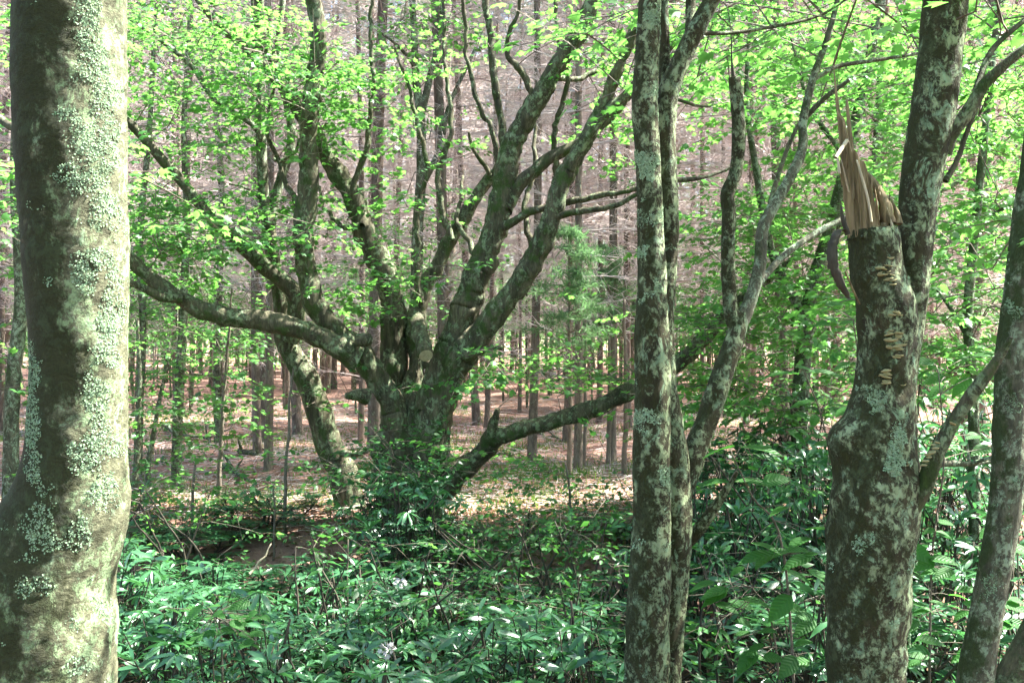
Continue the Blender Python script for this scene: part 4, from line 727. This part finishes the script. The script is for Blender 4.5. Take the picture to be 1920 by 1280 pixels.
laurel('dark airy small-leaved shrub behind the stub of the forked lichen tree', 1400, 7.0, 800, 190, 70, 88)
laurel('airy small-leaved shrub between forked tree and broad-leaved saplings', 1360, 5.6, 1010, 160, 50, 89)

# bright broad-leaved plants with single big leaves
bm = MB(); ys_ = np.linspace(0, 1, 9); Vb = []
for y in ys_:
    h = .30 * math.sin(min(1, y * 1.02) ** .75 * math.pi) ** .8 * (1 - .25 * y) + .004; z = .05 * math.sin(y * 3) - .10 * y * y
    Vb += [[-h, y, z + .12 * h], [-h * .5, y, z + .01], [0, y, z - .012], [h * .5, y, z + .01], [h, y, z + .12 * h]]
Fb = [[a * 5 + k, a * 5 + k + 1, a * 5 + 6 + k, a * 5 + 5 + k] for a in range(8) for k in range(4)]; bm.add(np.array(Vb), np.array(Fb), .6); BROAD = bm.mesh('leaf', M['broad'])
from mathutils import Matrix
def broad_plant(label, d, stem, leaves, seed, wst=6):
    rng = np.random.default_rng(seed); b = at(*stem[0], d); b[2] = float(gz(b[0], d)); r = thing('broad_leaf_sapling', label, 'sapling', b, 'broad-leaved saplings')
    P = [b - [0, 0, .05]] + [at(x, y, d - .06 * i) for i, (x, y) in enumerate(stem[1:])]; m_ = MB(); m_.add(*tube(P, np.linspace(wst, 2, len(P)) / 2 / F * d, 6, .06, .05)); part('stem', m_, M['twig'], r)
    N = resample(P, np.ones(len(P)), .05)[0]; pt = MB(); a0, a1 = [], []
    for (x, y, sz, ang) in leaves:
        p = at(x, y, d - .1 + rng.normal(0, .08)); q = N[np.argmin(np.linalg.norm(N - p, axis=1))]; tip = unit(np.array([math.cos(ang), rng.uniform(-.7, .1), rng.normal(-.12, .12) + .5 * min(0, math.sin(ang))])); L_ = .62 * sz / F * d; s0 = p - tip * L_ * .45
        nn = unit(UP + rng.normal(0, .22, 3) + [0, -.25, 0]); side = unit(np.cross(tip, nn)); nn = np.cross(side, tip); o = obj('leaf', BROAD, r); o.location = s0 - b; o.rotation_euler = Matrix(np.stack([side, tip, nn], 1).tolist()).to_euler(); o.scale = (L_, L_, L_); a0.append(q); a1.append(s0)
    a0, a1 = np.array(a0), np.array(a1); pt.add(*thin_tubes(a0, (a0 + a1) / 2 + [0, 0, .015], a1, .0022, .0016)); part('leaf_stalks', pt, M['twig'], r, 'stuff')
rg = np.random.default_rng(9)
def fill(x0, y0, x1, y1, n, s0, s1): return [(rg.uniform(x0, x1), rg.uniform(y0, y1), rg.uniform(s0, s1), rg.choice([0, math.pi]) + rg.normal(0, .5)) for _ in range(n)]
broad_plant('tall thin sapling topped by two wide pale green leaves beside splintered tree', 4.3, [(1600, 1280), (1575, 1000), (1545, 800), (1505, 690)], [(1465, 703, 120, math.pi), (1545, 700, 110, 0), (1510, 692, 70, .6)] + fill(1470, 740, 1600, 840, 14, 50, 95), 1)
broad_plant('arching thin sapling with flat pairs of leaves next to the forked lichen tree', 4.2, [(1500, 1280), (1470, 1040), (1410, 930), (1370, 845)], [(1350, 845, 120, math.pi), (1425, 843, 130, 0), (1340, 905, 100, math.pi), (1410, 905, 120, 0), (1455, 900, 90, .1)] + fill(1400, 950, 1560, 1080, 10, 60, 130), 2)
broad_plant('low broad-leaved sapling with large shaded leaves against the splintered trunk', 4.4, [(1480, 1280), (1450, 1180), (1410, 1100)], fill(1310, 1060, 1545, 1250, 30, 50, 105), 3)
broad_plant('leafy young sapling growing between splintered tree and slim blotched trunk', 4.5, [(1740, 1280), (1745, 1100), (1755, 980), (1770, 860), (1760, 700)], [(1773, 980, 46, -.4), (1768, 1000, 46, .4), (1742, 995, 40, 2.6)] + fill(1710, 1030, 1830, 1260, 26, 50, 100) + fill(1720, 640, 1850, 860, 12, 60, 100), 4)
broad_plant('wide-leaved sapling beyond the slim blotched trunk, by the dark mossy stem', 4.8, [(1915, 1280), (1910, 1120), (1905, 1000)], fill(1850, 960, 1935, 1230, 14, 60, 100), 5)
broad_plant('yellow-green seedling catching the sun among rhododendrons by the lichen trunk', 4.9, [(420, 1290), (415, 1200), (400, 1150)], fill(320, 1120, 500, 1220, 34, 40, 75), 6)
broad_plant('bright seedling whose leaves hang in front of the splintered bark strip', 5.2, [(1560, 1280), (1600, 900), (1610, 700), (1600, 600)], [(1590, 605, 60, math.pi), (1575, 618, 60, math.pi), (1730, 540, 70, 0), (1715, 558, 80, .2), (1760, 545, 60, 0)] + fill(1540, 560, 1620, 700, 6, 50, 80), 7)

# ------------------------------------------------------------------ floor litter, fallen wood, grass
rng = np.random.default_rng(31); lt = MB(); n = 11000
d = rng.uniform(9.6, 30, n); x = rng.uniform(-.52, .52, n) * d; a = rng.uniform(0, 6.283, n); l = rng.uniform(.08, .5, n); z = gz(x, d) + .03
P0 = np.stack([x, d, z], 1); P2 = P0 + np.stack([np.cos(a) * l, np.sin(a) * l, rng.uniform(-.01, .05, n)], 1)
V, Fq = thin_tubes(P0, (P0 + P2) / 2 + rng.normal(0, .02, (n, 3)) * [1, 1, .5], P2, .005, .003); lt.add(V, Fq, np.repeat(rng.random(n), 12))
o = obj('twig_litter', lt.mesh('twig_litter', M['deadtwig']), kind='stuff'); o['label'] = 'fallen dead twigs strewn over the reddish needle floor'; o['category'] = 'litter'
nd_ = MB(); n = 60000; d = 9.6 + 20 * rng.random(n) ** 1.5; x = rng.uniform(-.52, .52, n) * d; scatter(nd_, BLADE, np.stack([x, d, gz(x, d) + .03], 1), rng.normal(0, 1, (n, 3)) * [1, 1, .12], UP + rng.normal(0, .4, (n, 3)), rng.uniform(.06, .13, n), rng.random(n))
M['drop'] = leafmat('fallen_needle', (.13, .06, .04), (.38, .22, .16), (.3, .15, .08), .15, .8, .2); o = obj('needle_litter', nd_.mesh('needle_litter', M['drop']), kind='stuff'); o['label'] = 'reddish fallen pine needles covering the plantation floor'; o['category'] = 'litter'
gr = MB(); n = 26000; cx, cd = rng.uniform(-.5, .5, 160), rng.uniform(9.5, 24, 160); k = rng.integers(0, 160, n); dd = cd[k] + rng.normal(0, .35, n); xx = cx[k] * cd[k] + rng.normal(0, .45, n)
scatter(gr, BLADE, np.stack([xx, dd, gz(xx, dd) - .005], 1), rng.normal(0, .45, (n, 3)) + UP, rng.normal(0, 1, (n, 3)), rng.uniform(.05, .16, n), rng.random(n))
o = obj('grass', gr.mesh('grass', M['grass']), kind='stuff'); o['label'] = 'thin tufts of grass and seedlings on the pine needle floor'; o['category'] = 'grass'
lf = MB(); n = 14000; dd = rng.uniform(2, 11, n); xx = rng.uniform(-.6, .6, n) * (dd + 1); scatter(lf, OVAL, np.stack([xx, dd, gz(xx, dd) + .035], 1), rng.normal(0, 1, (n, 3)) * [1, 1, .2], UP + rng.normal(0, .3, (n, 3)), rng.uniform(.05, .1, n), rng.random(n))
M['brownleaf'] = leafmat('dead_leaf', (.07, .04, .022), (.22, .14, .08), (.2, .1, .04), .2, .8, .2)
o = obj('leaf_litter', lf.mesh('leaf_litter', M['brownleaf']), kind='stuff'); o['label'] = 'brown dead leaves lying in the shaded hollow'; o['category'] = 'litter'
def log(label, p0, p1, r, kinks, seed, mat='oldbark'):
    rng = np.random.default_rng(seed); a, b = np.array(p0, float), np.array(p1, float); b0 = a.copy(); rt_ = thing('fallen_branch', label, 'branch', a, 'fallen branches')
    n = 6; P = a + (b - a) * np.linspace(0, 1, n)[:, None] + rng.normal(0, min(.05, .03 * np.linalg.norm(b - a)), (n, 3)) * [1, 1, .3]; m_ = MB(); m_.add(*tube(P, np.linspace(r, r * .5, n), 8, .08, .2, 6, seed)); part('stem', m_, M[mat], rt_)
    for q in range(kinks):
        i = rng.integers(1, n - 1); e = P[i] + rng.normal(0, .25, 3) * [1, 1, .3] + [0, 0, .22]; m_ = MB(); m_.add(*tube([P[i], (P[i] + e) / 2, e], [r * .5, r * .4, r * .15], 6, .08, .1)); part('side_branch', m_, M[mat], rt_)
def fl(px, py, lift=.05):
    d = 2000 * 1.65 / (py - 640); return at(px, py, d) + [0, 0, lift]
log('dark rotting branch lying on the sunlit floor behind the thin saplings', fl(448, 852), fl(498, 862), .05, 3, 1)
log('tan broken branch slanting down the sunlit floor by the thin saplings', fl(422, 880), fl(472, 910), .045, 2, 2, 'greybark')
log('long dead branch lying across the shadowed floor below the leaning maple', fl(300, 800), fl(430, 850), .035, 3, 3, 'greybark')
log('small dead branch on the floor behind the low mossy limb', fl(1000, 815), fl(1070, 835), .03, 2, 4, 'greybark')
log('pale dead stick poking up out of the rhododendrons', at(470, 1075, 6.2), at(512, 1018, 6.25), .008, 0, 5, 'rawwood')
log('pale broken branch lying level in the shade beyond the splintered tree', at(1745, 872, 5.6), at(1862, 866, 5.7), .02, 2, 6, 'greybark')
print('tris', sum(len(m.loop_triangles) if m.calc_loop_triangles() is None else 0 for m in bpy.data.meshes), 'objects', len(bpy.data.objects))
